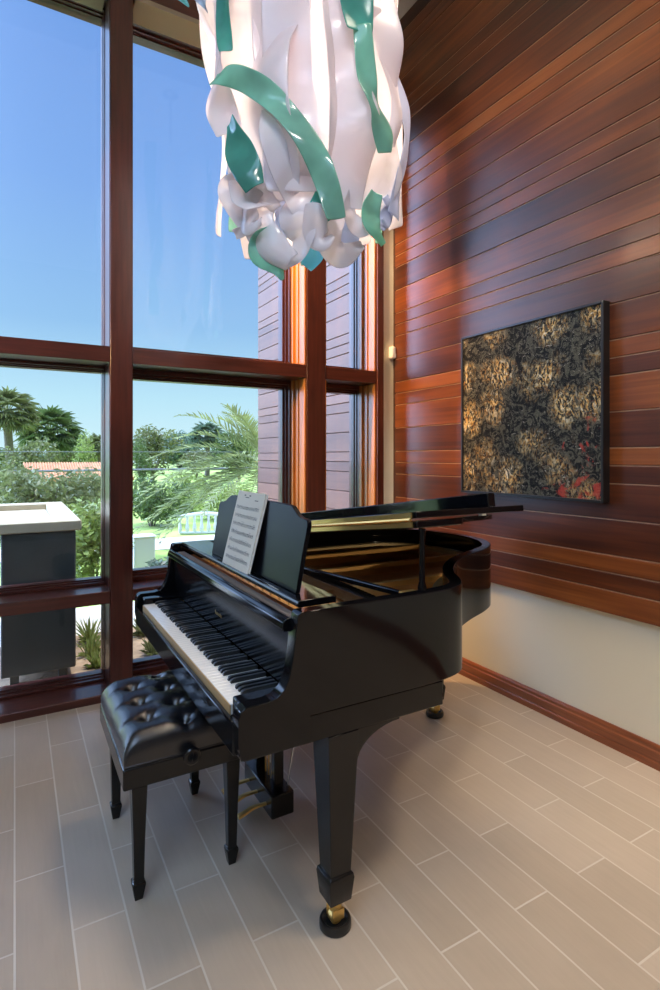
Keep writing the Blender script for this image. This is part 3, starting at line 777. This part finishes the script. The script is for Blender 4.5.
def ribbon(name, pts, widths, mat, wob=.02, seed=0, wdir=None, twist=0., curl=0., k=10, cross=8, phase=0., tw0=0., facet=.0):
    """a curved sheet with thickness swept along pts; it bellies across its width and ripples along its length"""
    r = random.Random(seed)
    path = catmull(pts, k); n = len(path)
    W = catmull([(w,) for w in widths], max(1, int(round((n-1)/(len(widths)-1))))) if len(widths) > 1 else [(widths[0],)]*n
    ph1, ph2 = r.uniform(0, 6), r.uniform(0, 6)
    rows = []
    for i, p in enumerate(path):
        t = path[min(i+1, n-1)] - path[max(i-1, 0)]; t /= np.linalg.norm(t)+1e-9
        out_ = np.array([p[0]-CH[0], p[1]-CH[1], 0.]); out_ /= np.linalg.norm(out_)+1e-9
        side = np.cross(t, out_); 
        if np.linalg.norm(side) < .2: side = np.array([Rd[0], Rd[1], 0.])
        side /= np.linalg.norm(side); nrm = np.cross(side, t)
        a = tw0 + twist*i/(n-1) + .22*math.sin(ph1 + i*.16)
        sd = side*math.cos(a) + nrm*math.sin(a); nn = -side*math.sin(a) + nrm*math.cos(a)
        w = float(W[min(int(i/(n-1)*(len(W)-1)+.5), len(W)-1)][0])
        row = []
        for c in range(cross+1):
            q = c/cross*2-1
            bel = wob*(1.1*math.sin(ph2 + i*.17 + q*1.5) + .35*math.sin(ph1*2 + i*.38 - q*1.3)) - curl*q*q*w
            row.append(p + sd*q*w/2 + nn*bel)
        rows.append(row)
    for row in rows:
        for c in range(len(row)):
            p = row[c]; o2 = np.array([p[0]-CH[0], p[1]-CH[1], 0.]); o2 /= np.linalg.norm(o2)+1e-9
            q3 = Vector((p[0]*4.2+seed*3.1, p[1]*4.2, p[2]*3.0)); row[c] = p + o2*facet*mnoise.noise(q3)
    V = [v for row in rows for v in row]; c1 = cross+1
    Fq = [(i*c1+j, i*c1+j+1, (i+1)*c1+j+1, (i+1)*c1+j) for i in range(n-1) for j in range(cross)]
    o = pydata(name, V, Fq, mat, chan, smooth=180)
    md = o.modifiers.new('thickness', 'SOLIDIFY'); md.thickness = .004; md.offset = 0
    sb = o.modifiers.new('sub', 'SUBSURF'); sb.levels = 1; sb.render_levels = 1
    return o
PXM = DD*.86/FOC
def rb(name, uv, wpx, mat, f=1., **kw):
    return ribbon(name, [from_photo(u, v, f) for u, v in uv], [w*PXM for w in (wpx if isinstance(wpx, list) else [wpx])], mat, **kw)
# broad white sheets facing the room
rb('white_ribbon', [(224,-70),(221,0),(220,50),(224,100),(233,140)], [44,46,40,28], 'acr', f=1.0, wob=.010, seed=1, facet=.09)
rb('white_ribbon', [(256,-70),(258,0),(252,60),(256,120),(266,180),(276,206)], [92,94,92,80,52], 'acr', f=.95, wob=.008, seed=2, facet=.10, cross=14)
rb('white_ribbon', [(306,-70),(308,0),(312,60),(318,130),(322,180),(326,212)], [90,96,104,104,70], 'acr', f=.93, wob=.008, seed=3, facet=.10, cross=14)
rb('white_ribbon', [(356,-70),(358,0),(358,60),(362,120),(366,170),(364,204)], [84,82,84,86,66], 'acr', f=.96, wob=.008, seed=5, facet=.10, cross=14)
rb('white_ribbon', [(285,-70),(282,0),(284,70),(290,140),(296,200)], [60,62,60,46], 'acr', f=.84, wob=.01, seed=4, facet=.12)
rb('white_ribbon', [(386,-60),(388,0),(391,60),(397,110),(401,150),(394,190),(389,222)], [26,28,30,28,18], 'acr_blue', f=.99, wob=.008, seed=6, facet=.05)
rb('white_ribbon', [(375,10),(386,60),(393,110),(388,150)], [22,24,20,14], 'acr', f=1.06, wob=.008, seed=16, facet=.05)
# teal and green ribbons over them
rb('teal_ribbon', [(231,-60),(228,-10),(225,24),(229,62)], [30,32,28,12], 'teal', f=1.14, wob=.01, seed=7)
rb('teal_ribbon', [(217,92),(228,86),(244,86),(268,97),(294,122),(314,152),(327,183),(337,219)], [16,20,23,25,23,20], 'green', f=1.13, wob=.008, seed=8)
rb('teal_ribbon', [(354,-60),(356,-10),(360,34)], [32,34,28], 'teal', f=1.16, wob=.01, seed=9)
rb('teal_ribbon', [(362,28),(366,70),(371,100),(380,128),(384,158)], [16,20,22,30,14], 'green', f=1.16, wob=.012, seed=10)
rb('teal_ribbon', [(232,128),(238,152),(248,172),(256,192)], [14,30,30,20], 'teal', f=1.12, wob=.014, seed=11)
rb('teal_ribbon', [(377,195),(371,214),(373,230),(383,248)], [12,24,22,5], 'green', f=1.0, wob=.01, seed=12)
rb('teal_ribbon', [(306,214),(314,230),(317,250),(306,268)], [7,16,20,12], 'aqua', f=.80, wob=.008, seed=13, tw0=.6)
rb('teal_ribbon', [(276,232),(264,244),(262,258),(276,268),(283,280)], [12,24,22,14,5], 'green', f=.92, wob=.008, seed=14, tw0=.4)
rb('teal_ribbon', [(312,198),(326,206),(334,218)], [16,20,14], 'teal', f=.95, wob=.006, seed=15)
rb('teal_ribbon', [(172,-30),(178,-4),(186,8),(194,24)], [36,34,24,4], 'teal', f=1.30, wob=.01, seed=17)
rb('white_ribbon', [(190,-40),(200,-10),(206,8),(212,24)], [34,34,22,8], 'acr_blue', f=1.25, wob=.012, seed=18)
# curls at the lower edge
rb('white_curl', [(240,186),(230,196),(236,214),(246,232),(236,240)], [18,20,16,12,10], 'acr', f=.98, wob=.008, seed=21, tw0=.5)
rb('white_curl', [(272,192),(258,206),(258,228),(272,248),(292,262)], [30,36,34,30,20], 'acr', f=.98, wob=.012, seed=22, curl=.2)
rb('white_curl', [(300,200),(296,218),(304,236),(298,254),(284,266)], [30,34,30,24,12], 'acr', f=.90, wob=.014, seed=23, tw0=-.5)
rb('white_curl', [(334,205),(328,225),(333,246),(346,254),(364,246)], [30,32,28,24,8], 'acr', f=.93, wob=.010, seed=24, curl=.15)
rb('white_curl', [(352,196),(350,214),(358,228),(368,232)], [24,26,22,12], 'acr', f=.96, wob=.010, seed=25, tw0=.5)
rb('white_curl', [(284,196),(288,214),(282,232),(270,240)], [26,26,20,12], 'acr_blue', f=.80, wob=.012, seed=26, tw0=.7)
rb('white_curl', [(344,214),(350,232),(342,252),(340,262)], [24,26,20,8], 'acr_blue', f=.80, wob=.012, seed=27)
rb('white_curl', [(245,204),(252,222),(262,232)], [16,18,10], 'acr', f=.86, wob=.008, seed=28)
rb('white_curl', [(256,190),(246,210),(250,228),(262,222)], [22,26,22,10], 'acr', f=1.04, wob=.010, seed=29, curl=.25)
rb('white_curl', [(318,204),(314,224),(322,240),(334,236)], [24,26,22,8], 'acr', f=1.0, wob=.010, seed=30, curl=.2)
rb('white_curl', [(384,200),(388,214),(382,228),(390,222)], [16,18,14,5], 'acr_blue', f=1.0, wob=.008, seed=31)
# the far side of the drum
def back_pts(ang, r_, zs, rnd):
    return [np.array([CH[0]+r_*(1+rnd.uniform(-.07,.07))*math.cos(ang+rnd.uniform(-.06,.06)), CH[1]+r_*(1+rnd.uniform(-.07,.07))*math.sin(ang+rnd.uniform(-.06,.06)), z]) for z in zs]
rnd = random.Random(12); fa = math.atan2(-FY, -FX)
for k in range(9):
    a = fa + PI/2*1.0 + (k+.5)*PI/9
    zb = rnd.uniform(2.50, 2.66)
    ribbon('white_ribbon' if k % 3 != 1 else 'teal_ribbon', back_pts(a, .44, (4.05, 3.6, 3.2, 2.85, zb), rnd), [.28,.29,.30,.24,.10] if k%3 != 1 else [.12,.12,.1,.06], 'acr' if k % 3 != 1 else 'green', wob=.02, seed=40+k)
# hub, rings, stem, lamps
bm = B(); tube(bm, [(CH[0], CH[1], 3.0), (CH[0], CH[1], H-.02)], .012, 10); obj('stem', bm, 'chrome', chan)
bm = B()
for z in (3.95, 3.3):
    pts = [(CH[0]+.36*math.cos(2*PI*i/40), CH[1]+.36*math.sin(2*PI*i/40), z) for i in range(41)]
    tube(bm, pts, .008, 6)
    for q in range(3):
        a = q*2*PI/3; tube(bm, [(CH[0], CH[1], z), (CH[0]+.36*math.cos(a), CH[1]+.36*math.sin(a), z)], .006, 6)
obj('frame_ring', bm, 'chrome', chan)
bm = B(); lathe(bm, CH[0], CH[1], [(.07, H-.001), (.07, H-.02), (.02, H-.04)], 24); obj('canopy', bm, 'chrome', chan)
mb, nt, out = new_mat('warm_bulb'); e = N(nt, 'ShaderNodeEmission'); e.inputs[0].default_value = (1, .72, .45, 1); e.inputs[1].default_value = 3; nt.links.new(e.outputs[0], out.inputs[0])
bulbs = [(CH[0]-.04, CH[1]-.05, 3.02), (CH[0]+.10, CH[1]+.02, 3.05), (CH[0]-.10, CH[1]+.04, 3.35), (CH[0]+.06, CH[1]-.06, 3.65)]
for b_ in bulbs:
    bm = B(); ico(bm, Vector(b_), .03, 2, (1,1,1.3)); obj('bulb', bm, mb, chan, smooth=180)['label'] = 'warm glowing bulb'

# ------------------------------------------------------------------ garden
def leaf_cloud(blobs, n, size, seed, asp=.45):
    r = np.random.default_rng(seed); V, F = [], []
    vol = np.array([b[1][0]*b[1][1]*b[1][2] for b in blobs])**.67; vol = vol/vol.sum()
    for (c, rad), w in zip(blobs, vol):
        m = int(n*w)
        d = r.normal(size=(m, 3)); d /= np.linalg.norm(d, axis=1)[:, None]
        q = r.uniform(.55, 1.06, size=(m, 1)); p = np.array(c) + d*q*np.array(rad)
        u = r.normal(size=(m, 3)); u[:, 2] *= .7; u /= np.linalg.norm(u, axis=1)[:, None]
        w_ = np.cross(u, r.normal(size=(m, 3))); w_ /= np.linalg.norm(w_, axis=1)[:, None]
        s = size*r.uniform(.6, 1.3, size=(m, 1))
        for i in range(m):
            k = len(V); a = p[i]; uu = u[i]*s[i]; ww = w_[i]*s[i]*asp
            V += [a-uu, a+ww*.9, a+uu, a-ww*.9]; F.append((k, k+1, k+2, k+3))
    return V, F
def tree(x, y, h, rad, label, leafm, seed, n=2600, size=.16, trunk=.10, group=None, name='leafy_tree', base=.45, cat='tree'):
    t = thing(name, label, cat, (x, y, GZ), group)
    r = random.Random(seed); blobs = []
    for k in range(7):
        a = r.uniform(0, 2*PI); rr_ = r.uniform(0, .55)*rad
        blobs.append(((x+rr_*math.cos(a), y+rr_*math.sin(a), GZ + h*(base + (1-base)*r.uniform(.15, .72))), (rad*r.uniform(.42, .65), rad*r.uniform(.42, .65), h*(1-base)*r.uniform(.26, .40))))
    V, F = leaf_cloud(blobs, n, size, seed)
    pydata('crown', V, F, leafm, t)
    bm = B(); tube(bm, [(x, y, GZ), (x+.05, y, GZ+h*base*.6), (x-.03, y+.04, GZ+h*(base+.2))], [trunk, trunk*.8, trunk*.4], 8)
    for k in range(4):
        a = k*PI/2+.4; tube(bm, [(x, y, GZ+h*base*.6), (x+rad*.45*math.cos(a), y+rad*.45*math.sin(a), GZ+h*(base+.25))], [trunk*.5, trunk*.2], 6)
    obj('trunk', bm, 'bark', t, smooth=60)
    return t
def shrub(x, y, w, h, label, leafm, seed, n=1500, size=.05, group=None, asp=.4):
    t = thing('garden_shrub', label, 'shrub', (x, y, GZ), group)
    r = random.Random(seed)
    blobs = [((x+r.uniform(-.6,.6)*w, y+r.uniform(-.5,.5)*w, GZ+h*r.uniform(.28,.72)), (w*r.uniform(.4,.6), w*r.uniform(.4,.6), h*r.uniform(.24,.36))) for _ in range(7)]
    V, F = leaf_cloud(blobs, n, size, seed, asp)
    pydata('foliage', V, F, leafm, t)
    bm = B()
    for k in range(6):
        a = k*PI/3+r.uniform(-.3,.3); tube(bm, [(x+.05*math.cos(a), y+.05*math.sin(a), GZ), (x+w*.45*math.cos(a), y+w*.45*math.sin(a), GZ+h*.75)], [.016, .006], 5)
    obj('stem', bm, 'bark', t)
    return t
def fan_palm(x, y, h, rad, label, leafm, seed, nf=46):
    t = thing('cabbage_palm', label, 'palm', (x, y, GZ), 'cabbage palms beyond the hedge')
    r = random.Random(seed); V, F = [], []
    top = Vector((x, y, GZ+h-rad*.9))
    for k in range(nf):
        z = 1 - 1.55*(k+.5)/nf; a = k*2.39996 + r.uniform(-.2,.2); s = math.sqrt(max(0, 1-z*z))
        d = Vector((s*math.cos(a), s*math.sin(a), z)); hub = top + d*rad*.55
        side = d.cross(Vector((0,0,1))); side = side.normalized() if side.length > .01 else Vector((1,0,0)); upv = side.cross(d)
        for b_ in range(15):
            an = -1.5 + 3.0*b_/14; dirv = (d*math.cos(an) + side*math.sin(an)*1.0 - upv*0 - Vector((0,0,.28))).normalized()
            ln = rad*r.uniform(.42, .62); wv = dirv.cross(upv).normalized()*rad*.035
            k0 = len(V); V += [hub-wv, hub+dirv*ln*.5-wv*1.2, hub+dirv*ln-Vector((0,0,ln*.25)), hub+dirv*ln*.5+wv*1.2, hub+wv]; F.append((k0,k0+1,k0+2,k0+3,k0+4))
        k0 = len(V); wv = side*rad*.02; V += [top-wv, hub-wv, hub+wv, top+wv]; F.append((k0,k0+1,k0+2,k0+3))
    pydata('crown', V, F, leafm, t)
    bm = B(); tube(bm, [(x, y, GZ), (x+.06, y, GZ+h*.35), (x-.02, y, GZ+h*.65), (x, y, GZ+h-rad*.85)], [.20, .17, .16, .20], 10); obj('trunk', bm, 'bark', t, smooth=60)
def at(u, v, y):    # the place at distance y behind the window wall that shows at (u, v): only used to read positions off the photograph
    r = (u-330)/FOC; k = y/(FY-FX*r); return (FX+FY*r)*k, y, EYE + (457-v)/FOC*k
# cabbage palms
for (u, v, y, rpx, lab, lm, sd) in ((8, 386, 26, 27, 'tall cabbage palm with bare grey trunk at the left edge of the window', 'leaf2', 1), (50, 404, 33, 30, 'broad round cabbage palm standing right of the tallest palm', 'leaf', 2), (207, 420, 40, 20, 'distant cabbage palm seen above the date palm fronds', 'leaf4', 3), (100, 432, 38, 17, 'small cabbage palm beside the window post', 'leaf2', 4)):
    x, _, z = at(u, v, y); fan_palm(x, y, z-GZ, rpx/FOC*y*.95, lab, lm, sd)
# broadleaf trees: (u, top v, distance, radius in hundredths of the distance)
for i, (u, v, y, rr_, lm, lab) in enumerate((
    (28, 434, 22, 5.0, 'leaf2', 'olive green tree under the two tallest palms'),
    (84, 428, 47, 5.6, 'leaf', 'dark green tree behind the tiled roof'),
    (84, 434, 28, 2.8, 'leaf3', 'yellowish tree beside the tiled roof'),
    (152, 428, 33, 5.0, 'leaf2', 'olive tree just right of the large window post'),
    (180, 430, 47, 5.5, 'leaf4', 'hazy blue green tree in the middle of the second window'),
    (142, 436, 25, 2.4, 'leaf', 'small dark tree right beside the large window post'),
    (238, 430, 30, 5.0, 'leaf', 'dark tree behind the upper date palm fronds'),
    (258, 434, 48, 6.0, 'leaf3', 'light green tree at the end of the outside wall'),
    (2, 446, 40, 5.0, 'leaf', 'dark tree at the far left of the window'),
    (42, 450, 55, 6.5, 'leaf4', 'far blue green tree behind the broad palm'),
    (60, 446, 38, 3.4, 'leaf2', 'olive tree directly behind the left end of the tiled roof'),
    (100, 438, 58, 5.5, 'leaf4', 'distant hazy tree just left of the large window post'),
    (196, 450, 37, 3.8, 'leaf2', 'low olive tree under the distant palm in the second window'),
    (222, 448, 62, 5.5, 'leaf', 'far dark tree behind the middle date palm fronds'))):
    x, _, z = at(u, v, y); rad = rr_*y/100; tree(x, y, z-GZ, rad, lab, lm, 60+i, n=3000, size=rad*.075, trunk=.14, base=.22, group='trees beyond the garden')
# shrubs of the hedge
for i, (u, y, w, h, lm, lab, n) in enumerate((
    (4, 11.4, .8, 1.46, 'leaf2', 'grey green hedge shrub at the left edge behind the stone planter', 4200),
    (42, 8.6, .75, 1.42, 'leaf2', 'hedge shrub directly behind the stone planter', 4200),
    (90, 10.4, .65, 1.40, 'leaf2', 'hedge shrub above the right corner of the stone planter', 4200),
    (96, 6.7, .42, 1.0, 'leaf3', 'bright green shrub low between planter and window post', 3000),
    (152, 12.2, .8, 1.12, 'leaf', 'dark shrub in the left part of the second window', 3000),
    (182, 15.0, .9, 1.1, 'leaf3', 'yellow green shrub behind the white railing', 3000),
    (222, 12.6, .9, 1.2, 'leaf3', 'bright shrub behind the top of the music desk', 3000),
    (158, 6.0, .26, .42, 'leaf4', 'low dusty shrub just outside above the piano arm', 900))):
    x = at(u, 500, y)[0]; shrub(x, y, w, h, lab, lm, 90+i, n=n, size=.052 if y > 8 else .045, group='garden shrubs')
# date palm beside the outside wall
dp = thing('date_palm', 'arching feathery date palm growing past the end of the outside wall', 'palm', (3.42, 8.0, GZ))
DC = Vector((3.42, 8.0, 1.25))
bm = B(); tube(bm, [(3.42, 8.0, GZ), (3.42, 8.0, .5), tuple(DC)], [.17, .15, .12], 12); obj('trunk', bm, 'bark', dp, smooth=60)
rf = random.Random(31)
fr = []
for k in range(34):
    fr.append((k*2.39996, rf.uniform(-.15, 1.15), rf.uniform(1.35, 1.75)))
fr += [(PI*.98, .58, 2.15), (PI*1.02, .88, 2.2), (PI*.95, .30, 2.1), (PI*1.0, .08, 2.1), (PI*1.04, -.08, 2.1), (PI*.9, .20, 2.2), (PI*1.06, .42, 1.9), (PI*1.05, .74, 2.0), (PI*.93, -.02, 2.2), (PI*.88, .40, 2.1)]
for a, el, ln in fr:
    if math.sin(a)*math.cos(el)*ln < -.75 and math.cos(a) > -.9: continue
    d = Vector((math.cos(a)*math.cos(el), math.sin(a)*math.cos(el), math.sin(el))); V, F = [], []
    n = 30; pts = []
    for i in range(n+1):
        t = i/n; pts.append(DC + d*ln*t + Vector((0, 0, -1))*(.55*ln*t*t*(.35+.65*math.cos(el))))
    for i in range(n):
        k0 = len(V); s = Vector((0,0,.009*(1-i/n)+.003)); sd = d.cross(Vector((0,0,1))).normalized()*.008
        V += [pts[i]-sd, pts[i+1]-sd, pts[i+1]+sd, pts[i]+sd]; F.append((k0,k0+1,k0+2,k0+3))
        if i > 4:
            t = (pts[min(i+1,n)]-pts[i-1]).normalized(); side = t.cross(Vector((0,0,1))).normalized(); up = side.cross(t)
            for sg in (-1, 1):
                lf = .30*math.sin(PI*(.12+.80*i/n))*rf.uniform(.85, 1.1)
                dv = (side*sg*.75 + t*.75 + up*rf.uniform(.0, .45)).normalized()
                wv = t*.016; base = pts[i] + t*(.02 if sg > 0 else 0); k0 = len(V)
                V += [base-wv, base+dv*lf*.5-wv, base+dv*lf-Vector((0,0,.02)), base+dv*lf*.5+wv, base+wv]; F.append((k0,k0+1,k0+2,k0+3,k0+4))
    pydata('frond', V, F, 'palm', dp)
# stone planter close to the window
pl_ = thing('stone_planter', 'dark rectangular planter wall with a cream stone cap outside the left window', 'planter', (.15, 4.8, GZ))
pa0, pa1, pb0, pb1 = -.075, .355, 4.02, 5.70
obj('body', bx(pa0, pa1, pb0, pb1, .035, .945), 'stucco', pl_, bevel=.01)
bm = B(); ca0, ca1, cb0, cb1, wz = pa0-.22, pa1+.032, pb0-.03, pb1+.03, 1.012
box(bm, ca0, ca1, cb0, cb0+.42, .9455, wz); box(bm, ca0, ca1, cb1-.18, cb1, .9455, wz); box(bm, ca1-.14, ca1, cb0+.42, cb1-.18, .9455, wz); box(bm, ca0, ca0+.10, cb0+.42, cb1-.18, .9455, wz); box(bm, ca0+.10, ca1-.14, cb0+.42, cb1-.18, .9455, .962)
obj('cap', bm, 'cap', pl_, bevel=.008)['label'] = 'cream stone cap with a sunken basin'
for fx_, fy_ in ((pa0+.05, pb0+.06), (pa1-.10, pb0+.06), (pa0+.05, pb1-.10), (pa1-.10, pb1-.10)):
    obj('foot', bx(fx_, fx_+.05, fy_, fy_+.05, GZ, .0345), 'stucco', pl_)
# house with tiled roof, power lines, railing, white box
hx, hy_, hz_ = at(76, 462, 17)
hs = thing('tiled_house', 'low house with an orange tiled roof behind the hedge', 'house', (hx, 17, GZ))
obj('wall', bx(hx-1.1, hx+1.1, 15.8, 18.2, GZ, .87), 'housewall', hs)
bm = B(); prism(bm, [(15.5, .86), (17.0, 1.26), (18.5, .86), (18.5, .80), (15.5, .80)], hx-1.3, hx+1.3, 'x')
for k in range(40):
    x = hx-1.28 + k*.0655; tube(bm, [(x, 15.5, .87), (x, 17.0, 1.27)], .024, 6)
obj('roof', bm, 'terracotta', hs)
for zz, yy, lab in ((452, 20, 'upper thin power line crossing the view outside'), (471, 13.5, 'lower thicker power line crossing in front of the tiled roof')):
    z = at(60, zz, yy)[2]; bm = B(); tube(bm, [(-14, yy, z+.1), (0, yy, z), (14, yy, z+.05), (26, yy, z+.4)], .014 if zz < 460 else .03, 6)
    for s in (-14, 26): tube(bm, [(s, yy, GZ), (s, yy, z+.8)], .10, 8)
    tag(obj('power_line', bm, 'wire', org=(6, yy, GZ)), lab, 'power line')
rx0 = at(180, 530, 10.6)[0]
rl = thing('garden_railing', 'white arched garden railing with round balusters behind the music desk', 'railing', (rx0+.6, 10.6, GZ))
def arc(t): return (rx0 + 1.75*t, 10.6 - .25*math.sin(PI*t), .12 + .22*math.sin(PI*min(1, .25+t)))
bm = B(); tube(bm, [arc(i/14) for i in range(15)], .035, 8); obj('top_rail', bm, 'whitepaint', rl)
bm = B(); tube(bm, [(arc(i/14)[0], arc(i/14)[1], GZ+.03) for i in range(15)], .03, 8); obj('bottom_rail', bm, 'whitepaint', rl)
for i in range(15):
    p = arc(i/14); bm = B(); hgt = p[2]-GZ
    lathe(bm, p[0], p[1], [(.022, GZ+.03), (.04, GZ+.03+hgt*.25), (.02, GZ+.03+hgt*.55), (.03, p[2]-.02)], 8); obj('baluster', bm, 'whitepaint', rl)
wx = at(143, 545, 7.2)[0]
wb = thing('white_utility_box', 'pale utility box on the lawn right of the large window post', 'utility box', (wx, 7.2, GZ))
obj('housing', bx(wx-.13, wx+.13, 7.1, 7.32, GZ, .42), 'whitepaint', wb, bevel=.01); obj('lid', bx(wx-.14, wx+.14, 7.09, 7.33, .4205, .445), 'whitepaint', wb, bevel=.01)
# small plants in the bed close to the lower panes
spots = [(.50, 4.16, .17), (.66, 4.28, .20), (.49, 4.42, .22), (.69, 4.60, .26), (.52, 4.74, .26), (.90, 4.22, .20), (1.04, 4.46, .24), (.92, 4.70, .24)]
txt = ['small yellow green bedding plant at the foot of the planter, nearest the glass', 'bedding plant left of the large window post, second from the glass', 'leafy bedding plant beside the planter in the middle of the bed', 'tall bedding plant left of the large window post', 'bedding plant beside the planter at the back of the bed', 'low bedding plant right of the large window post, nearest the glass', 'bedding plant furthest right in the bed, under the piano arm', 'bedding plant right of the large window post at the back of the bed']
for i, ((x, y, h), lab) in enumerate(zip(spots, txt)):
    r = random.Random(200+i); V, F = [], []
    for k in range(60):
        a = r.uniform(0, 2*PI); el = r.uniform(.5, 1.5); ln = h*r.uniform(.5, 1.0)*(.55 if el < .9 else 1)
        d = Vector((math.cos(a)*math.cos(el), math.sin(a)*math.cos(el), math.sin(el))); sd = d.cross(Vector((0,0,1))).normalized()*.009
        b0 = Vector((x+.03*math.cos(a)*r.random(), y+.03*math.sin(a)*r.random(), GZ+.021)); k0 = len(V)
        V += [b0-sd*.4, b0+d*ln*.55-sd, b0+d*ln-Vector((0,0,.03)), b0+d*ln*.55+sd, b0+sd*.4]; F.append((k0,k0+1,k0+2,k0+3,k0+4))
    tag(pydata('bedding_plant', V, F, 'leaf3' if i % 2 == 0 else 'leaf2', org=(x, y, GZ)), lab, 'plant', 'bedding plants outside the low panes')

# ------------------------------------------------------------------ light
w = bpy.data.worlds.new('World'); S.world = w; w.use_nodes = True; nt = w.node_tree; nt.nodes.clear()
out = nt.nodes.new('ShaderNodeOutputWorld'); bg = nt.nodes.new('ShaderNodeBackground')
tc = nt.nodes.new('ShaderNodeTexCoord'); sx = nt.nodes.new('ShaderNodeSeparateXYZ'); nt.links.new(tc.outputs['Generated'], sx.inputs[0])
cr = nt.nodes.new('ShaderNodeValToRGB'); nt.links.new(sx.outputs[2], cr.inputs[0])
st = [(0.0, (.66, .89, .95)), (.10, (.50, .78, .92)), (.22, (.30, .54, .84)), (.42, (.215, .41, .82)), (.64, (.165, .335, .77)), (.74, (.18, .36, .82)), (1., (3.4, 5.0, 9.))]  # top stop boosted in the unseen overhead sky to add daylight indoors
r_ = cr.color_ramp; r_.elements[0].position, r_.elements[1].position = st[0][0], st[-1][0]; r_.elements[0].color = (*st[0][1], 1); r_.elements[1].color = (*st[-1][1], 1)
for p, c in st[1:-1]: r_.elements.new(p).color = (*c, 1)
# an added glow in the unseen sky left of the window, lighting the floor
gd = Vector((-.84, .47, .36)).normalized()
dt = nt.nodes.new('ShaderNodeVectorMath'); dt.operation = 'DOT_PRODUCT'; dt.inputs[1].default_value = gd
nv = nt.nodes.new('ShaderNodeVectorMath'); nv.operation = 'NORMALIZE'; nt.links.new(tc.outputs['Generated'], nv.inputs[0]); nt.links.new(nv.outputs[0], dt.inputs[0])
mx0 = nt.nodes.new('ShaderNodeMath'); mx0.operation = 'MAXIMUM'; mx0.inputs[1].default_value = 0; nt.links.new(dt.outputs['Value'], mx0.inputs[0])
pw = nt.nodes.new('ShaderNodeMath'); pw.operation = 'POWER'; pw.inputs[1].default_value = 11; nt.links.new(mx0.outputs[0], pw.inputs[0])
gl = nt.nodes.new('ShaderNodeVectorMath'); gl.operation = 'SCALE'; gl.inputs[0].default_value = (13., 18., 29.0); nt.links.new(pw.outputs[0], gl.inputs[3])
sm = nt.nodes.new('ShaderNodeVectorMath'); sm.operation = 'ADD'; nt.links.new(cr.outputs[0], sm.inputs[0]); nt.links.new(gl.outputs[0], sm.inputs[1])
nt.links.new(sm.outputs[0], bg.inputs[0]); bg.inputs[1].default_value = 1.0; nt.links.new(bg.outputs[0], out.inputs[0])
def light(name, kind, loc, energy, col, rot=None, to=None, **kw):
    d = bpy.data.lights.new(name, kind); d.energy = energy; d.color = col
    for k, v in kw.items(): setattr(d, k, v)
    o = bpy.data.objects.new(name, d); C.objects.link(o); o.location = loc
    if to is not None: o.rotation_euler = (Vector(to)-Vector(loc)).to_track_quat('-Z', 'Y').to_euler()
    return o
light('sun', 'SUN', (0, 0, 20), 3.4, (1, .95, .86), to=(-4.4, .15, 0.0), angle=.01)
light('ceiling_light', 'AREA', (-1.3, -.6, H-.05), 115, (.46, .66, 1), to=(-1.3, -.6, 0), shape='RECTANGLE', size=1.6, size_y=3.0)  # added unseen fill that cools the floor on the left
for lx_, ly_, en in ((2.05, .35, 440), (1.5, -1.0, 360), (2.1, -1.6, 240), (1.75, 1.5, 210)):
    light('downlight', 'SPOT', (lx_, ly_, H-.02), en, (1, .84, .66), to=(lx_, ly_+.01, 0), spot_size=math.radians(82), spot_blend=.9, shadow_soft_size=.45)
light('wall_washer', 'SPOT', (1.0, .6, H-.1), 75, (1, .72, .45), to=(D, 1.3, 2.6), spot_size=math.radians(75), spot_blend=.9, shadow_soft_size=.15)
light('wall_washer', 'SPOT', (1.2, 2.2, H-.1), 60, (1, .72, .45), to=(D, 2.6, 2.5), spot_size=math.radians(70), spot_blend=.9, shadow_soft_size=.15)
light('wall_lamp', 'SPOT', (XL+.12, 3.02, 2.5), 420, (1, .60, .26), to=(1.79, 3.60, 2.4), spot_size=math.radians(42), spot_blend=.5, shadow_soft_size=.05)  # added unseen source to warm the window jambs from the left
light('window_spot', 'SPOT', (1.0, 3.2, H-.4), 700, (1, .60, .26), to=(2.387, 3.56, 2.0), spot_size=math.radians(50), spot_blend=.7, shadow_soft_size=.06)  # added spot without a fixture, brightens the last bay's jamb
light('floor_lamp_light', 'SPOT', (1.75, -3.0, 1.80), 190, (1, .80, .55), to=(1.55, 2.8, .90), spot_size=math.radians(13), spot_blend=.6, shadow_soft_size=.05)  # made-up source behind the viewer to brighten the piano's inside
light('accent_spot', 'SPOT', (-.1, -.4, H-.02), 250, (1, .93, .88), to=(1.2, 2.35, 3.0), spot_size=math.radians(34), spot_blend=.6, shadow_soft_size=.08)  # added unseen spot to brighten the front of the chandelier
for b_ in bulbs: light('chandelier_lamp', 'POINT', (b_[0], b_[1], b_[2]-.06), 9, (1, .77, .56), shadow_soft_size=.05)

# ------------------------------------------------------------------ camera, view
cam = bpy.data.cameras.new('camera'); co = bpy.data.objects.new('camera', cam); C.objects.link(co)
co.location = (0, 0, EYE); co.rotation_euler = (PI/2, 0, -YAW)
cam.sensor_fit = 'HORIZONTAL'; cam.sensor_width = 36; cam.lens = 36*FOC/660; cam.shift_y = -(495-457)/660
cam.clip_start = .05; cam.clip_end = 400
S.camera = co
S.view_settings.view_transform = 'Standard'; S.view_settings.look = 'None'; S.view_settings.gamma = 1; S.view_settings.use_curve_mapping = False
S.view_settings.exposure = 0.15
# 'wl' was only needed while placing parts
for o in bpy.data.objects:
    if 'wl' in o.keys(): del o['wl']
